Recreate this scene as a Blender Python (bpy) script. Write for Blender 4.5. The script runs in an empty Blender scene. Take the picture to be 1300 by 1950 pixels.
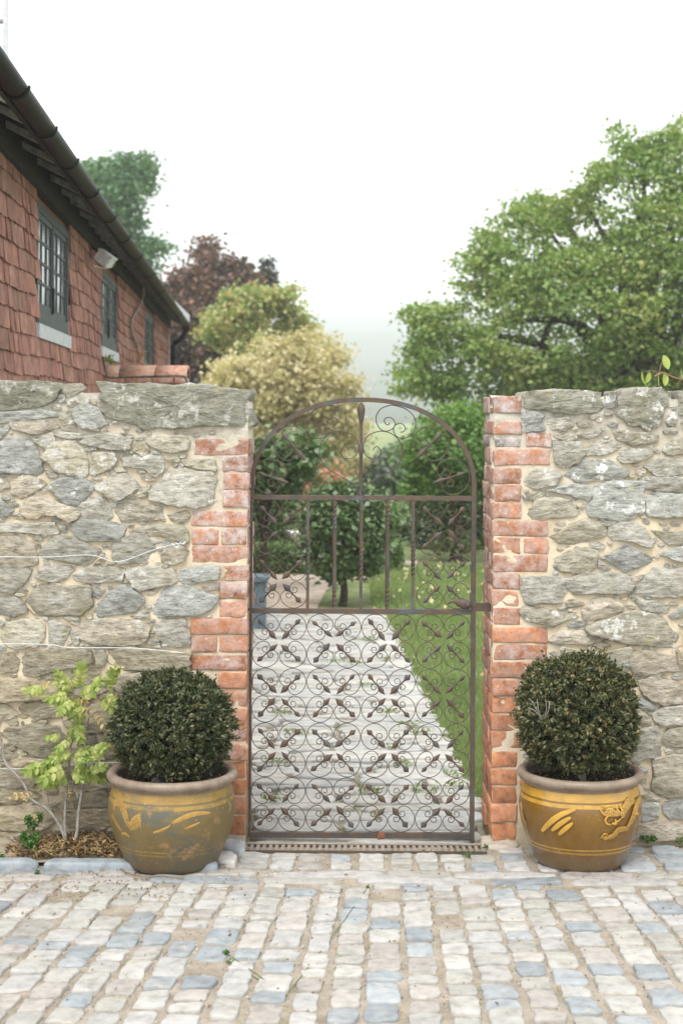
import bpy, bmesh, math, random
import numpy as np
from mathutils import Vector, Matrix, noise as mnoise

random.seed(7); rng = np.random.default_rng(7)
C = bpy.context.scene.collection
scene = bpy.context.scene
R = math.radians

# ------------------------------------------------------------------ camera, world, sun, exposure
F, CX, CY, CAMY, CAMZ, ROLL = 3000.0, 650.0, 790.0, -6.25, 1.70, 0.006
cam = bpy.data.cameras.new('camera'); camo = bpy.data.objects.new('camera', cam); C.objects.link(camo)
cam.sensor_fit = 'VERTICAL'; cam.sensor_height = 36.0; cam.sensor_width = 24.0
cam.lens = F / 1950 * 36.0
cam.shift_y = -185.0 / 1950
cam.clip_start = 0.1; cam.clip_end = 5000
cam.dof.use_dof = True; cam.dof.focus_distance = 6.3; cam.dof.aperture_fstop = 3.8
camo.matrix_world = Matrix.Translation((0, CAMY, CAMZ)) @ Matrix.Rotation(R(90), 4, 'X') @ Matrix.Rotation(ROLL, 4, 'Z')
scene.camera = camo

SUN_EL, SUN_AZ = R(58), R(200)      # azimuth clockwise from +Y: behind the camera, a little to the left
w = bpy.data.worlds.new("World"); scene.world = w; w.use_nodes = True
nt = w.node_tree; nt.nodes.clear()
sky = nt.nodes.new('ShaderNodeTexSky'); sky.sky_type = 'NISHITA'; sky.sun_disc = False
sky.sun_elevation = SUN_EL; sky.sun_rotation = SUN_AZ; sky.dust_density = 3.0; sky.air_density = 1.0
hs = nt.nodes.new('ShaderNodeHueSaturation'); hs.inputs['Saturation'].default_value = 0.25
mx = nt.nodes.new('ShaderNodeMix'); mx.data_type = 'RGBA'; mx.inputs[0].default_value = 0.8
mx.inputs[7].default_value = (9.3, 9.4, 9.6, 1)          # even cloud layer
bg = nt.nodes.new('ShaderNodeBackground'); bg.inputs[1].default_value = 0.12
wo = nt.nodes.new('ShaderNodeOutputWorld')
nt.links.new(sky.outputs[0], hs.inputs['Color']); nt.links.new(hs.outputs[0], mx.inputs[6])
nt.links.new(mx.outputs[2], bg.inputs[0]); nt.links.new(bg.outputs[0], wo.inputs[0])
sun = bpy.data.lights.new('sun', 'SUN'); sun.energy = 1.5; sun.angle = R(28); sun.color = (1, 0.975, 0.94)
suno = bpy.data.objects.new('sun', sun); C.objects.link(suno)
sd = Vector((math.sin(SUN_AZ) * math.cos(SUN_EL), math.cos(SUN_AZ) * math.cos(SUN_EL), math.sin(SUN_EL)))
suno.rotation_euler = sd.to_track_quat('Z', 'Y').to_euler(); suno.location = sd * 60

scene.view_settings.view_transform = 'Standard'; scene.view_settings.look = 'None'
scene.view_settings.exposure = 1.0; scene.view_settings.gamma = 1.0; scene.view_settings.use_curve_mapping = False
scene.render.engine = 'CYCLES'
cy = scene.cycles
cy.max_bounces = 7; cy.diffuse_bounces = 3; cy.glossy_bounces = 2; cy.transmission_bounces = 4
cy.volume_bounces = 4; cy.use_denoising = True
cy.sample_clamp_indirect = 6

# ------------------------------------------------------------------ helpers
def at(px, py, Y):
    """world point seen at photo pixel (px,py) on the plane y = Y"""
    D = Y - CAMY
    u = (px - CX) / F; v = -(py - CY) / F
    c, s = math.cos(ROLL), math.sin(ROLL)
    return Vector(((u * c - v * s) * D, Y, CAMZ + (u * s + v * c) * D))

def ground_at(px, py, z=0.0):
    u = (px - CX) / F; v = -(py - CY) / F
    c, s = math.cos(ROLL), math.sin(ROLL)
    k = (z - CAMZ) / (u * s + v * c)
    return Vector(((u * c - v * s) * k, CAMY + k, z))

def mesh_py(name, V, Fc, m=None, smooth=True):
    me = bpy.data.meshes.new(name); me.from_pydata([tuple(v) for v in V], [], Fc); me.update()
    if m: me.materials.append(m)
    if smooth: me.polygons.foreach_set('use_smooth', [True] * len(me.polygons))
    return me

def mesh_np(name, V, Fq, m=None, smooth=False):
    me = bpy.data.meshes.new(name); n, k = Fq.shape
    me.vertices.add(len(V)); me.vertices.foreach_set('co', np.asarray(V, np.float32).ravel())
    me.loops.add(n * k); me.loops.foreach_set('vertex_index', Fq.astype(np.int32).ravel())
    me.polygons.add(n); me.polygons.foreach_set('loop_start', np.arange(0, n * k, k, dtype=np.int32))
    if smooth: me.polygons.foreach_set('use_smooth', np.ones(n, bool))
    me.update(calc_edges=True); me.validate()
    if m: me.materials.append(m)
    return me

class MB:
    def __init__(s): s.V = []; s.F = []
    def add(s, V, Fc):
        o = len(s.V); s.V += [Vector(v) for v in V]; s.F += [[i + o for i in f] for f in Fc]; return s
    def box(s, a, b, M=None):
        x0, y0, z0 = a; x1, y1, z1 = b
        V = [Vector(p) for p in ((x0,y0,z0),(x1,y0,z0),(x1,y1,z0),(x0,y1,z0),(x0,y0,z1),(x1,y0,z1),(x1,y1,z1),(x0,y1,z1))]
        if M: V = [M @ v for v in V]
        return s.add(V, [[0,3,2,1],[4,5,6,7],[0,1,5,4],[1,2,6,5],[2,3,7,6],[3,0,4,7]])
    def tube(s, pts, r, n=8, cap=True, squash=None):
        pts = [Vector(p) for p in pts]; m = len(pts)
        rs = r if isinstance(r, (list, tuple)) else [r] * m
        up = None; V = []; Fc = []
        for i, p in enumerate(pts):
            t = (pts[min(i+1, m-1)] - pts[max(i-1, 0)]).normalized()
            if up is None:
                up = Vector((0, 1, 0)) if abs(t.y) < .9 else Vector((1, 0, 0))
            a = (up - t * up.dot(t)).normalized(); b = t.cross(a); up = a
            for k in range(n):
                th = 2 * math.pi * k / n
                V.append(p + a * (math.cos(th) * rs[i] * (squash or 1)) + b * (math.sin(th) * rs[i]))
        for i in range(m - 1):
            for k in range(n):
                Fc.append([i*n+k, i*n+(k+1) % n, (i+1)*n+(k+1) % n, (i+1)*n+k])
        if cap:
            Fc.append(list(range(n))[::-1]); Fc.append([(m-1)*n+k for k in range(n)])
        return s.add(V, Fc)
    def lathe(s, prof, n=48, c=(0, 0, 0)):
        V = []; Fc = []; m = len(prof)
        for (r, z) in prof:
            for k in range(n):
                th = 2 * math.pi * k / n; V.append((c[0] + r*math.cos(th), c[1] + r*math.sin(th), c[2] + z))
        for i in range(m - 1):
            for k in range(n):
                Fc.append([i*n+k, i*n+(k+1) % n, (i+1)*n+(k+1) % n, (i+1)*n+k])
        return s.add(V, Fc)
    def mesh(s, name, m=None, smooth=True): return mesh_py(name, s.V, s.F, m, smooth)

def obj(name, me, parent=None, loc=(0, 0, 0), rot=(0, 0, 0), scale=None, color=None):
    o = bpy.data.objects.new(name, me); C.objects.link(o)
    if parent: o.parent = parent
    o.location = loc; o.rotation_euler = rot
    if scale: o.scale = scale
    if color: o.color = color
    return o

def tag(o, label=None, cat=None, group=None, kind=None):
    if label: o['label'] = label
    if cat: o['category'] = cat
    if group: o['group'] = group
    if kind: o['kind'] = kind
    return o

def thing(name, label, cat, loc=(0, 0, 0), rotz=0, group=None):
    return tag(obj(name, None, None, loc, (0, 0, rotz)), label, cat, group)

def smooth_path(pts, k=6):
    P = [Vector(p) for p in pts]; out = []
    for i in range(len(P) - 1):
        p0, p1, p2, p3 = P[max(i-1, 0)], P[i], P[i+1], P[min(i+2, len(P)-1)]
        for j in range(k):
            t = j / k
            out.append(0.5 * ((2*p1) + (p2-p0)*t + (2*p0-5*p1+4*p2-p3)*t*t + (3*p1-p0-3*p2+p3)*t**3))
    out.append(P[-1]); return out

def n3(p, f, seed=0.0): return mnoise.noise(Vector(p) * f + Vector((seed, seed * 1.7, seed * .3)))

# ------------------------------------------------------------------ materials
class NT:
    def __init__(s, name):
        s.m = bpy.data.materials.new(name); s.m.use_nodes = True; s.t = s.m.node_tree
        s.b = s.t.nodes['Principled BSDF']; s.out = s.t.nodes['Material Output']
    def n(s, typ, **kw):
        x = s.t.nodes.new(typ)
        for k, v in kw.items(): setattr(x, k, v)
        return x
    def l(s, a, b): s.t.links.new(a, b)
    def pos(s, scale=(1, 1, 1), rot=(0, 0, 0), src='world'):
        if src == 'world': o = s.n('ShaderNodeNewGeometry').outputs['Position']
        else: o = s.n('ShaderNodeTexCoord').outputs['Object']
        mp = s.n('ShaderNodeMapping'); mp.inputs['Scale'].default_value = scale; mp.inputs['Rotation'].default_value = rot
        s.l(o, mp.inputs['Vector']); return mp.outputs[0]
    def noise(s, vec, scale, detail=6, rough=.6, dist=0.0):
        x = s.n('ShaderNodeTexNoise'); x.inputs['Scale'].default_value = scale; x.inputs['Detail'].default_value = detail
        x.inputs['Roughness'].default_value = rough; x.inputs['Distortion'].default_value = dist
        s.l(vec, x.inputs['Vector']); return x.outputs['Fac']
    def voro(s, vec, scale, feature='F1', out='Distance'):
        x = s.n('ShaderNodeTexVoronoi', feature=feature); x.inputs['Scale'].default_value = scale
        s.l(vec, x.inputs['Vector']); return x.outputs[out]
    def ramp(s, fac, stops, interp='LINEAR'):
        x = s.n('ShaderNodeValToRGB'); e = x.color_ramp.elements; x.color_ramp.interpolation = interp
        while len(e) < len(stops): e.new(.5)
        for el, (p, c) in zip(e, stops):
            el.position = p; el.color = (*c, 1) if len(c) == 3 else c
        s.l(fac, x.inputs[0]); return x.outputs[0]
    def mix(s, fac, a, b, mode='MIX'):
        x = s.n('ShaderNodeMix', data_type='RGBA', blend_type=mode)
        for sock, v in ((x.inputs[0], fac), (x.inputs[6], a), (x.inputs[7], b)):
            if isinstance(v, (int, float)): sock.default_value = v
            elif isinstance(v, tuple): sock.default_value = (*v, 1)
            else: s.l(v, sock)
        return x.outputs[2]
    def math(s, op, a, b=0.0):
        x = s.n('ShaderNodeMath', operation=op)
        for i, v in enumerate((a, b)):
            if isinstance(v, (int, float)): x.inputs[i].default_value = v
            else: s.l(v, x.inputs[i])
        return x.outputs[0]
    def step(s, fac, lo, hi): return s.ramp(fac, [(lo, (0, 0, 0)), (hi, (1, 1, 1))])
    def bump(s, h, strength=.5, dist=.01, prev=None):
        x = s.n('ShaderNodeBump'); x.inputs['Strength'].default_value = strength; x.inputs['Distance'].default_value = dist
        s.l(h, x.inputs['Height'])
        if prev: s.l(prev, x.inputs['Normal'])
        s.l(x.outputs[0], s.b.inputs['Normal']); return x.outputs[0]
    def base(s, c, rough=.85, spec=.3):
        if isinstance(c, tuple): s.b.inputs['Base Color'].default_value = (*c, 1)
        else: s.l(c, s.b.inputs['Base Color'])
        s.b.inputs['Roughness'].default_value = rough; s.b.inputs['Specular IOR Level'].default_value = spec
        return s.m
    def objcol(s):
        x = s.n('ShaderNodeObjectInfo'); return x.outputs['Color'], x.outputs['Alpha'], x.outputs['Random']

def mk_stone(name='rubble_stone', warm=1.0):
    t = NT(name); col, alpha, rnd = t.objcol()
    p = t.pos(); ps = t.pos(scale=(1, 1, 2.8), rot=(0, R(18), 0))
    big = t.noise(p, 7, 4); st = t.noise(ps, 22, 8, .68); fine = t.noise(p, 95, 5, .7)
    c = t.ramp(st, [(.27, (.09, .088, .078)), (.39, (.275, .265, .23)), (.54, (.415, .402, .36)), (.74, (.58, .57, .53))])
    c = t.mix(t.step(big, .5, .7), c, (.36, .31, .20), 'MIX') if False else c
    c = t.mix(t.math('MULTIPLY', t.step(big, .52, .72), .35), c, (.30, .27, .15))
    c = t.mix(1.0, c, col, 'MULTIPLY')
    c = t.mix(t.math('MULTIPLY', t.step(fine, .62, .75), .55), c, (.62, .60, .54))
    c = t.mix(t.math('MULTIPLY', t.step(t.noise(p, 60, 5), .62, .7), .55), c, (.07, .068, .055))
    # pale crusts of lichen, each with its own edge; amount per stone
    v = t.voro(t.pos(), 26); lw = t.noise(p, 60, 4)
    lich = t.math('MULTIPLY', t.step(t.math('ADD', t.math('MULTIPLY', t.noise(p, 16, 5, .65), .8), t.math('MULTIPLY', lw, .3)), .60, .66), alpha)
    c = t.mix(lich, c, (.72, .72, .69))
    yl = t.math('MULTIPLY', t.step(t.noise(t.pos(scale=(1.1, 1, 1.3)), 13, 5), .64, .70), .5)
    c = t.mix(yl, c, (.36, .30, .09))
    t.base(c, .92, .2)
    b = t.bump(st, 1.0, .016); t.bump(fine, .6, .005, b); return t.m
def mk_mortar():
    t = NT('lime_mortar'); p = t.pos()
    c = t.ramp(t.noise(p, 9, 6), [(.3, (.44, .365, .255)), (.5, (.57, .485, .35)), (.7, (.65, .585, .47))])
    sp = t.noise(p, 140, 4, .7)
    c = t.mix(t.math('MULTIPLY', t.step(sp, .58, .74), .6), c, (.70, .62, .50))
    c = t.mix(t.math('MULTIPLY', t.step(t.noise(p, 55, 6), .62, .72), .55), c, (.20, .16, .11))
    # weathering: the old pointing near the wall head is grey and lichened
    sep = t.n('ShaderNodeSeparateXYZ'); t.l(p, sep.inputs[0])
    h = t.math('ADD', sep.outputs['Z'], t.math('MULTIPLY', t.noise(p, 3, 4), .9))
    g = t.ramp(h, [(.0, (0, 0, 0)), (1, (1, 1, 1))])
    mr = t.n('ShaderNodeMapRange'); mr.inputs[1].default_value = 1.75; mr.inputs[2].default_value = 2.2; t.l(h, mr.inputs[0])
    c = t.mix(mr.outputs[0], c, t.ramp(t.noise(p, 30, 6), [(.35, (.30, .28, .23)), (.6, (.50, .47, .40))]))
    mb = t.n('ShaderNodeMapRange'); mb.inputs[1].default_value = .75; mb.inputs[2].default_value = .35; t.l(h, mb.inputs[0])
    c = t.mix(t.math('MULTIPLY', mb.outputs[0], .7), c, (.27, .22, .14))
    t.base(c, .95, .15); b = t.bump(sp, .6, .004); t.bump(t.noise(p, 30, 6), .6, .01, b); return t.m
def mk_brick():
    t = NT('old_brick'); col, alpha, rnd = t.objcol(); p = t.pos()
    c = t.ramp(t.noise(p, 24, 6, .65), [(.28, (.19, .095, .06)), (.5, (.39, .19, .11)), (.70, (.50, .285, .18))])
    c = t.mix(1.0, c, col, 'MULTIPLY')
    gz = t.math('MULTIPLY', t.step(t.noise(p, 20, 6, .7), .40, .62), alpha)
    c = t.mix(gz, c, (.47, .405, .385))
    c = t.mix(t.math('MULTIPLY', t.step(t.noise(p, 70, 5, .7), .60, .68), t.math('MULTIPLY', alpha, .9)), c, (.70, .67, .62))
    c = t.mix(t.math('MULTIPLY', t.step(t.noise(p, 110, 4), .63, .72), .6), c, (.12, .06, .04))
    t.base(c, .93, .15); b = t.bump(t.noise(p, 90, 6, .7), .55, .004); t.bump(t.noise(p, 28, 4), .5, .008, b); return t.m
def mk_tile():
    t = NT('clay_tile'); col, alpha, rnd = t.objcol(); p = t.pos()
    c = t.ramp(t.noise(p, 12, 6), [(.3, (.17, .085, .066)), (.55, (.275, .142, .107)), (.75, (.35, .21, .165))])
    isl = t.n('ShaderNodeNewGeometry').outputs['Random Per Island']
    c = t.mix(1.0, c, t.ramp(isl, [(0, (.72, .68, .66)), (.5, (1, 1, 1)), (1, (1.15, 1.02, .95))]), 'MULTIPLY')
    c = t.mix(1.0, c, col, 'MULTIPLY')
    c = t.mix(t.math('MULTIPLY', t.step(t.noise(p, 45, 5), .6, .72), .4), c, (.10, .06, .05))
    t.base(c, .88, .25); t.bump(t.noise(p, 60, 5), .35, .004); return t.m
def mk_sett():
    t = NT('sett_stone'); col, alpha, rnd = t.objcol(); p = t.pos()
    c = t.ramp(t.noise(p, 20, 7, .65), [(.28, (.62, .61, .60)), (.48, (.92, .92, .92)), (.72, (1.14, 1.14, 1.14))])
    c = t.mix(1.0, c, col, 'MULTIPLY')
    c = t.mix(t.math('MULTIPLY', t.step(t.noise(p, 160, 3), .58, .72), .4), c, (.16, .15, .14))
    c = t.mix(t.math('MULTIPLY', t.step(t.noise(p, 14, 6, .7), .56, .7), .5), c, (.44, .39, .31))
    t.base(c, .8, .35); b = t.bump(t.noise(p, 110, 5, .7), .5, .003); t.bump(t.noise(p, 26, 5), .5, .008, b); return t.m
def mk_sand():
    t = NT('sandy_joints'); p = t.pos()
    c = t.ramp(t.noise(p, 8, 7, .65), [(.3, (.23, .19, .145)), (.5, (.33, .285, .225)), (.7, (.41, .36, .295))])
    c = t.mix(t.math('MULTIPLY', t.step(t.noise(p, 230, 3), .56, .7), .65), c, (.60, .55, .47))
    c = t.mix(t.math('MULTIPLY', t.step(t.noise(p, 150, 4), .6, .7), .6), c, (.15, .12, .09))
    c = t.mix(t.math('MULTIPLY', t.step(t.noise(p, 3.2, 5, .7), .53, .66), .6), c, (.15, .14, .07))
    t.base(c, .97, .1); b = t.bump(t.noise(p, 200, 4, .7), .8, .006); t.bump(t.voro(p, 130), .5, .006, b); return t.m
def mk_simple(name, c1, c2, scale=20, rough=.7, spec=.3, metal=0.0, bump=.3, bs=60, src='world', bd=.004):
    t = NT(name); p = t.pos(src=src)
    c = t.ramp(t.noise(p, scale, 6, .65), [(.32, c1), (.66, c2)])
    t.base(c, rough, spec); t.b.inputs['Metallic'].default_value = metal
    if bump: t.bump(t.noise(p, bs, 5), bump, bd)
    return t.m
def mk_iron():
    t = NT('rusted_iron'); p = t.pos()
    c = t.ramp(t.noise(p, 22, 7, .7), [(.30, (.040, .042, .045)), (.46, (.075, .058, .048)), (.58, (.095, .062, .042)), (.72, (.13, .078, .048))])
    c = t.mix(t.math('MULTIPLY', t.step(t.noise(p, 9, 4), .55, .66), .5), c, (.10, .115, .12))
    t.base(c, .62, .4); t.b.inputs['Metallic'].default_value = .15; t.bump(t.noise(p, 170, 4), .4, .002); return t.m
def mk_leaf(name, cols, trans=.35, rough=.5, clump=1.4, spec=.35, hue=.0):
    t = NT(name); isl = t.n('ShaderNodeNewGeometry').outputs['Random Per Island']
    p = t.pos()
    f = t.math('ADD', t.math('MULTIPLY', isl, .55), t.math('MULTIPLY', t.noise(p, clump, 3), .75))
    f = t.math('SUBTRACT', f, .15)
    n = len(cols); c = t.ramp(f, [(.08 + .84 * i / (n - 1), cc) for i, cc in enumerate(cols)])
    t.base(c, rough, spec)
    tr = t.n('ShaderNodeBsdfTranslucent'); ms = t.n('ShaderNodeMixShader'); ms.inputs[0].default_value = trans
    c2 = t.mix(1.0, c, (1.15, 1.2, .7), 'MULTIPLY'); t.l(c2, tr.inputs['Color'])
    t.l(t.b.outputs[0], ms.inputs[1]); t.l(tr.outputs[0], ms.inputs[2]); t.l(ms.outputs[0], t.out.inputs['Surface'])
    return t.m
def mk_pot(name, glaze, glaze2, band, foot, worn, bands):
    t = NT(name); tc = t.n('ShaderNodeTexCoord').outputs['Object']; p = t.pos(src='object')
    sep = t.n('ShaderNodeSeparateXYZ'); t.l(tc, sep.inputs[0])
    z = t.math('ADD', sep.outputs['Z'], t.math('MULTIPLY', t.math('SUBTRACT', t.noise(p, 9, 3), .5), .006))
    c = t.ramp(t.noise(p, 7, 6, .65), [(.3, glaze), (.7, glaze2)])
    zz = t.math('DIVIDE', z, .4)
    stops = [(0, (0, 0, 0))]
    for (a, b) in bands: stops += [(a / .4, (1, 1, 1)), (b / .4, (0, 0, 0))]
    msk = t.ramp(zz, stops, 'CONSTANT')
    bc = t.mix(t.step(t.noise(p, 24, 5), .45, .68), band, tuple(x * .75 for x in band))
    c = t.mix(t.math('MULTIPLY', msk, .92), c, bc)
    ft = t.ramp(zz, [(.0, (1, 1, 1)), (.12, (1, 1, 1)), (.24, (0, 0, 0))])
    c = t.mix(t.math('MULTIPLY', ft, .85), c, foot)
    st = t.math('MULTIPLY', t.step(t.noise(t.pos(src='object', scale=(1, 1, 1.6)), 5.5, 6, .7), .50, .64), worn)
    c = t.mix(st, c, (.085, .085, .06))
    st2 = t.math('MULTIPLY', t.step(t.noise(t.pos(src='object', scale=(1.2, 1, 1.4), rot=(.4, .2, 1)), 6.2, 5, .7), .63, .70), worn)
    c = t.mix(st2, c, (.29, .165, .075))
    c = t.mix(t.math('MULTIPLY', t.step(t.noise(p, 150, 3), .66, .72), .35 + worn * .4), c, (.55, .5, .4))
    t.base(c, .22 + .3 * worn, .5); t.b.inputs['Coat Weight'].default_value = .25 * (1 - worn * .8); t.b.inputs['Coat Roughness'].default_value = .12; t.bump(t.noise(p, 70, 4), .12, .003)
    return t.m

M = dict(
    stone=mk_stone(), mortar=mk_mortar(), brick=mk_brick(), tile=mk_tile(), sett=mk_sett(), sand=mk_sand(), iron=mk_iron(),
    black=mk_simple('black_gutter', (.006, .007, .007), (.012, .012, .012), 12, .42, .05, bump=.05),
    board=mk_simple('dark_board', (.018, .018, .017), (.045, .042, .038), 18, .8, .2, bs=40),
    rafter=mk_simple('grey_timber', (.16, .16, .15), (.34, .33, .31), 30, .8, .2),
    frame=mk_simple('window_paint', (.030, .040, .042), (.055, .068, .070), 30, .55, .35, bump=.15),
    lead=mk_simple('lead_flashing', (.36, .38, .40), (.50, .52, .53), 14, .6, .3),
    silver=mk_simple('lamp_casing', (.42, .43, .43), (.62, .62, .60), 30, .4, .5),
    cable=mk_simple('pale_cable', (.40, .38, .34), (.5, .48, .44), 30, .6),
    wire=mk_simple('galvanised_wire', (.45, .48, .50), (.60, .63, .65), 60, .45, .5, metal=.2, bump=0),
    bark=mk_simple('grey_bark', (.16, .145, .125), (.33, .31, .28), 40, .85, .2, bs=90),
    darkbark=mk_simple('dark_bark', (.035, .028, .02), (.085, .07, .052), 30, .9, .1),
    soil=mk_simple('dark_soil', (.012, .012, .012), (.045, .04, .035), 40, .95, .15, bump=.9, bs=120, bd=.01),
    bedsoil=mk_simple('bed_soil', (.22, .18, .13), (.40, .34, .26), 14, .97, .1, bump=.9, bs=90, bd=.012),
    rim=mk_simple('worn_rim', (.16, .12, .085), (.27, .215, .165), 16, .45, .35),
    slab=mk_sett(), lawn=mk_simple('lawn_turf', (.14, .185, .075), (.26, .30, .14), 5, .95, .1, bump=.8, bs=150, bd=.02),
    gravel=mk_simple('garden_gravel', (.36, .29, .22), (.52, .45, .37), 6, .97, .1, bump=.8, bs=120, bd=.01),
    moss=mk_simple('mossy_joint', (.15, .14, .09), (.30, .28, .20), 8, .97, .1, bump=.8, bs=120, bd=.01),
    planter=mk_simple('blue_grey_paint', (.085, .125, .15), (.12, .165, .19), 10, .6, .3),
    white=mk_simple('white_paint', (.62, .62, .60), (.74, .74, .72), 20, .6, .3),
    hill=mk_simple('wooded_hillside', (.025, .045, .022), (.06, .085, .04), .25, .95, .1, bump=.8, bs=.3, bd=3),
)
def mk_glass():
    t = NT('window_glass'); t.base((.17, .19, .19), .14, .8)
    t.bump(t.noise(t.pos(), 5, 2), .06, .02); return t.m
M['glass'] = mk_glass()
M['maple'] = mk_leaf('maple_leaf', [(.10, .175, .05), (.16, .26, .07), (.225, .325, .09), (.31, .38, .125), (.44, .40, .17)], .38, clump=.9)
M['bush'] = mk_leaf('bright_leaf', [(.08, .16, .04), (.135, .25, .06), (.22, .34, .09)], .4, clump=1.2)
M['gold'] = mk_leaf('golden_leaf', [(.15, .24, .08), (.24, .33, .12), (.36, .41, .17), (.50, .40, .18), (.56, .46, .24)], .4, clump=1.3)
M['pale'] = mk_leaf('pale_yellow_leaf', [(.30, .29, .14), (.52, .46, .27), (.64, .56, .37), (.66, .60, .44)], .38, clump=.8)
M['copper'] = mk_leaf('copper_leaf', [(.055, .06, .045), (.11, .08, .07), (.20, .11, .085), (.34, .17, .10)], .3, clump=.8)
M['oak'] = mk_leaf('oak_leaf', [(.07, .15, .08), (.12, .22, .11), (.19, .31, .15)], .35, clump=.6)
M['conifer'] = mk_leaf('conifer_leaf', [(.022, .035, .022), (.04, .055, .035)], .2, clump=2)
M['pear'] = mk_leaf('glossy_leaf', [(.06, .11, .04), (.11, .18, .065), (.19, .27, .12)], .22, rough=.38, clump=4, spec=.5)
M['box'] = mk_leaf('box_leaf', [(.07, .13, .04), (.12, .20, .06), (.19, .27, .085)], .25, clump=4)
M['yew'] = mk_leaf('yew_leaf', [(.016, .028, .013), (.032, .050, .018), (.060, .080, .028), (.105, .115, .045), (.28, .20, .085)], .15, rough=.45, clump=14, spec=.4)
M['red'] = mk_leaf('red_leaf', [(.34, .17, .10), (.50, .27, .18), (.36, .33, .15)], .35)
M['pink'] = mk_leaf('pink_flecked', [(.09, .16, .05), (.14, .21, .07), (.22, .26, .10), (.50, .27, .24)], .3)
M['mist_tinted'] = mk_leaf('mist_tinted_leaf', [(.15, .20, .155), (.21, .27, .21), (.29, .34, .27)], .3)  # paleness of the mist is painted into this leaf colour
M['yewfleck'] = mk_leaf('flecked_yew_leaf', [(.016, .028, .013), (.036, .055, .020), (.075, .092, .030), (.15, .135, .05), (.38, .25, .11)], .15, rough=.45, clump=14, spec=.4)
M['wist'] = mk_leaf('wisteria_leaf', [(0.125, 0.213, 0.037), (0.237, 0.325, 0.069), (0.375, 0.425, 0.125), (0.525, 0.500, 0.213)], .35, clump=9)
M['amber'] = mk_leaf('amber_leaf', [(.42, .22, .05), (.55, .38, .14), (.55, .45, .2)], .35, clump=9)
M['parsley'] = mk_leaf('weed_leaf', [(.035, .10, .015), (.07, .17, .025), (.12, .22, .04)], .3, clump=12)
M['grass'] = mk_leaf('grass_blade', [(.13, .21, .06), (.21, .29, .10), (.34, .38, .18)], .35, clump=2)
M['litter'] = mk_leaf('dead_leaf', [(.06, .035, .018), (.14, .085, .035), (.26, .17, .07), (.36, .28, .15)], .1, clump=9)
M['fallen'] = mk_leaf('fallen_leaf', [(.45, .38, .18), (.55, .48, .27), (.40, .30, .14)], .2, clump=9)
M['farleaf'] = mk_leaf('far_leaf', [(.035, .065, .045), (.06, .10, .065), (.10, .145, .09)], .35, clump=.3)
M['tree_grey'] = M['bark']

# ------------------------------------------------------------------ shape makers
def cobble(poly, n=26, back=.03, bulge=.02, amp=.004, seed=0.0, rnd=1, tilt=.0, edge=1.03, fr=40.0, jit=.0, facets=0, fine=False):
    """irregular stone over a flat outline; returns (verts (a,b,h), faces, centroid)"""
    P = [Vector((p[0], p[1])) for p in poly]
    A = sum(P[i].x * P[(i+1) % len(P)].y - P[(i+1) % len(P)].x * P[i].y for i in range(len(P)))
    if A < 0: P.reverse()
    L = [(P[(i+1) % len(P)] - P[i]).length for i in range(len(P))]; T = sum(L); Q = []
    i = 0; acc = 0.0
    for k in range(n):
        d = T * k / n
        while acc + L[i] < d and i < len(P) - 1: acc += L[i]; i += 1
        Q.append(P[i].lerp(P[(i+1) % len(P)], min(1, (d - acc) / max(L[i], 1e-9))))
    for _ in range(rnd):
        Q = [(Q[k-1] + Q[k] * 2 + Q[(k+1) % n]) / 4 for k in range(n)]
    c = sum(Q, Vector((0, 0))) / n
    Q = [q - c for q in Q]
    if jit: Q = [q * (1 + jit * (n3((q.x, q.y, 0), 30, seed) + .8 * n3((q.x, q.y, 0), 85, seed + 3))) for q in Q]
    ta, tb = random.uniform(-tilt, tilt), random.uniform(-tilt, tilt)
    cuts = []
    for k in range(facets):
        th = random.uniform(0, 6.283); u = Vector((math.cos(th), math.sin(th))); ext = max(q.dot(u) for q in Q)
        sl = random.uniform(.12, .5); cuts.append((u, sl, bulge * random.uniform(.25, .6) + sl * ext * random.uniform(.75, .95)))
    if fine: rings = [(edge, -back), (edge, -.002), (.995, bulge * .42), (.975, bulge * .75), (.93, bulge * .93), (.84, bulge), (.72, bulge), (.58, bulge), (.42, bulge), (.25, bulge), (.10, bulge)]
    else: rings = [(edge, -back), (edge, -.002), (.99, bulge * .45), (.955, bulge * .78), (.86, bulge * .95), (.56, bulge), (.26, bulge)]
    sa, ca = math.sin(.3), math.cos(.3)
    def hgt(a, b, h, full):
        x, y = a + c.x, b + c.y
        for u, sl, o in cuts: h = min(h, o - sl * (a * u.x + b * u.y))
        y2 = (-x * sa + y * ca) * 2.6; x2 = x * ca + y * sa
        d = n3((x, y, 0), fr, seed) + .6 * n3((x2, y2, 3), fr * 1.7, seed)
        if fine: d += .55 * (.5 - abs(n3((x2, y2, 7), fr * 1.3, seed + 2)) * 2.2) + .6 * n3((x2, y2, 5), fr * 4, seed)
        return max(h, -.004) + d * amp * full + ta * a + tb * b
    V = []; Fc = []
    for j, (s, h) in enumerate(rings):
        for q in Q:
            a, b = q.x * s, q.y * s
            V.append((a, b, h if j < 2 else hgt(a, b, h, .45 if j == 2 else 1)))
    m = len(rings)
    for j in range(m - 1):
        for k in range(n):
            Fc.append([j*n+k, j*n+(k+1) % n, (j+1)*n+(k+1) % n, (j+1)*n+k])
    V.append((0, 0, hgt(0, 0, bulge, 1))); ci = len(V) - 1
    for k in range(n): Fc.append([(m-1)*n+k, (m-1)*n+(k+1) % n, ci])
    return V, Fc, c

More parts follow.
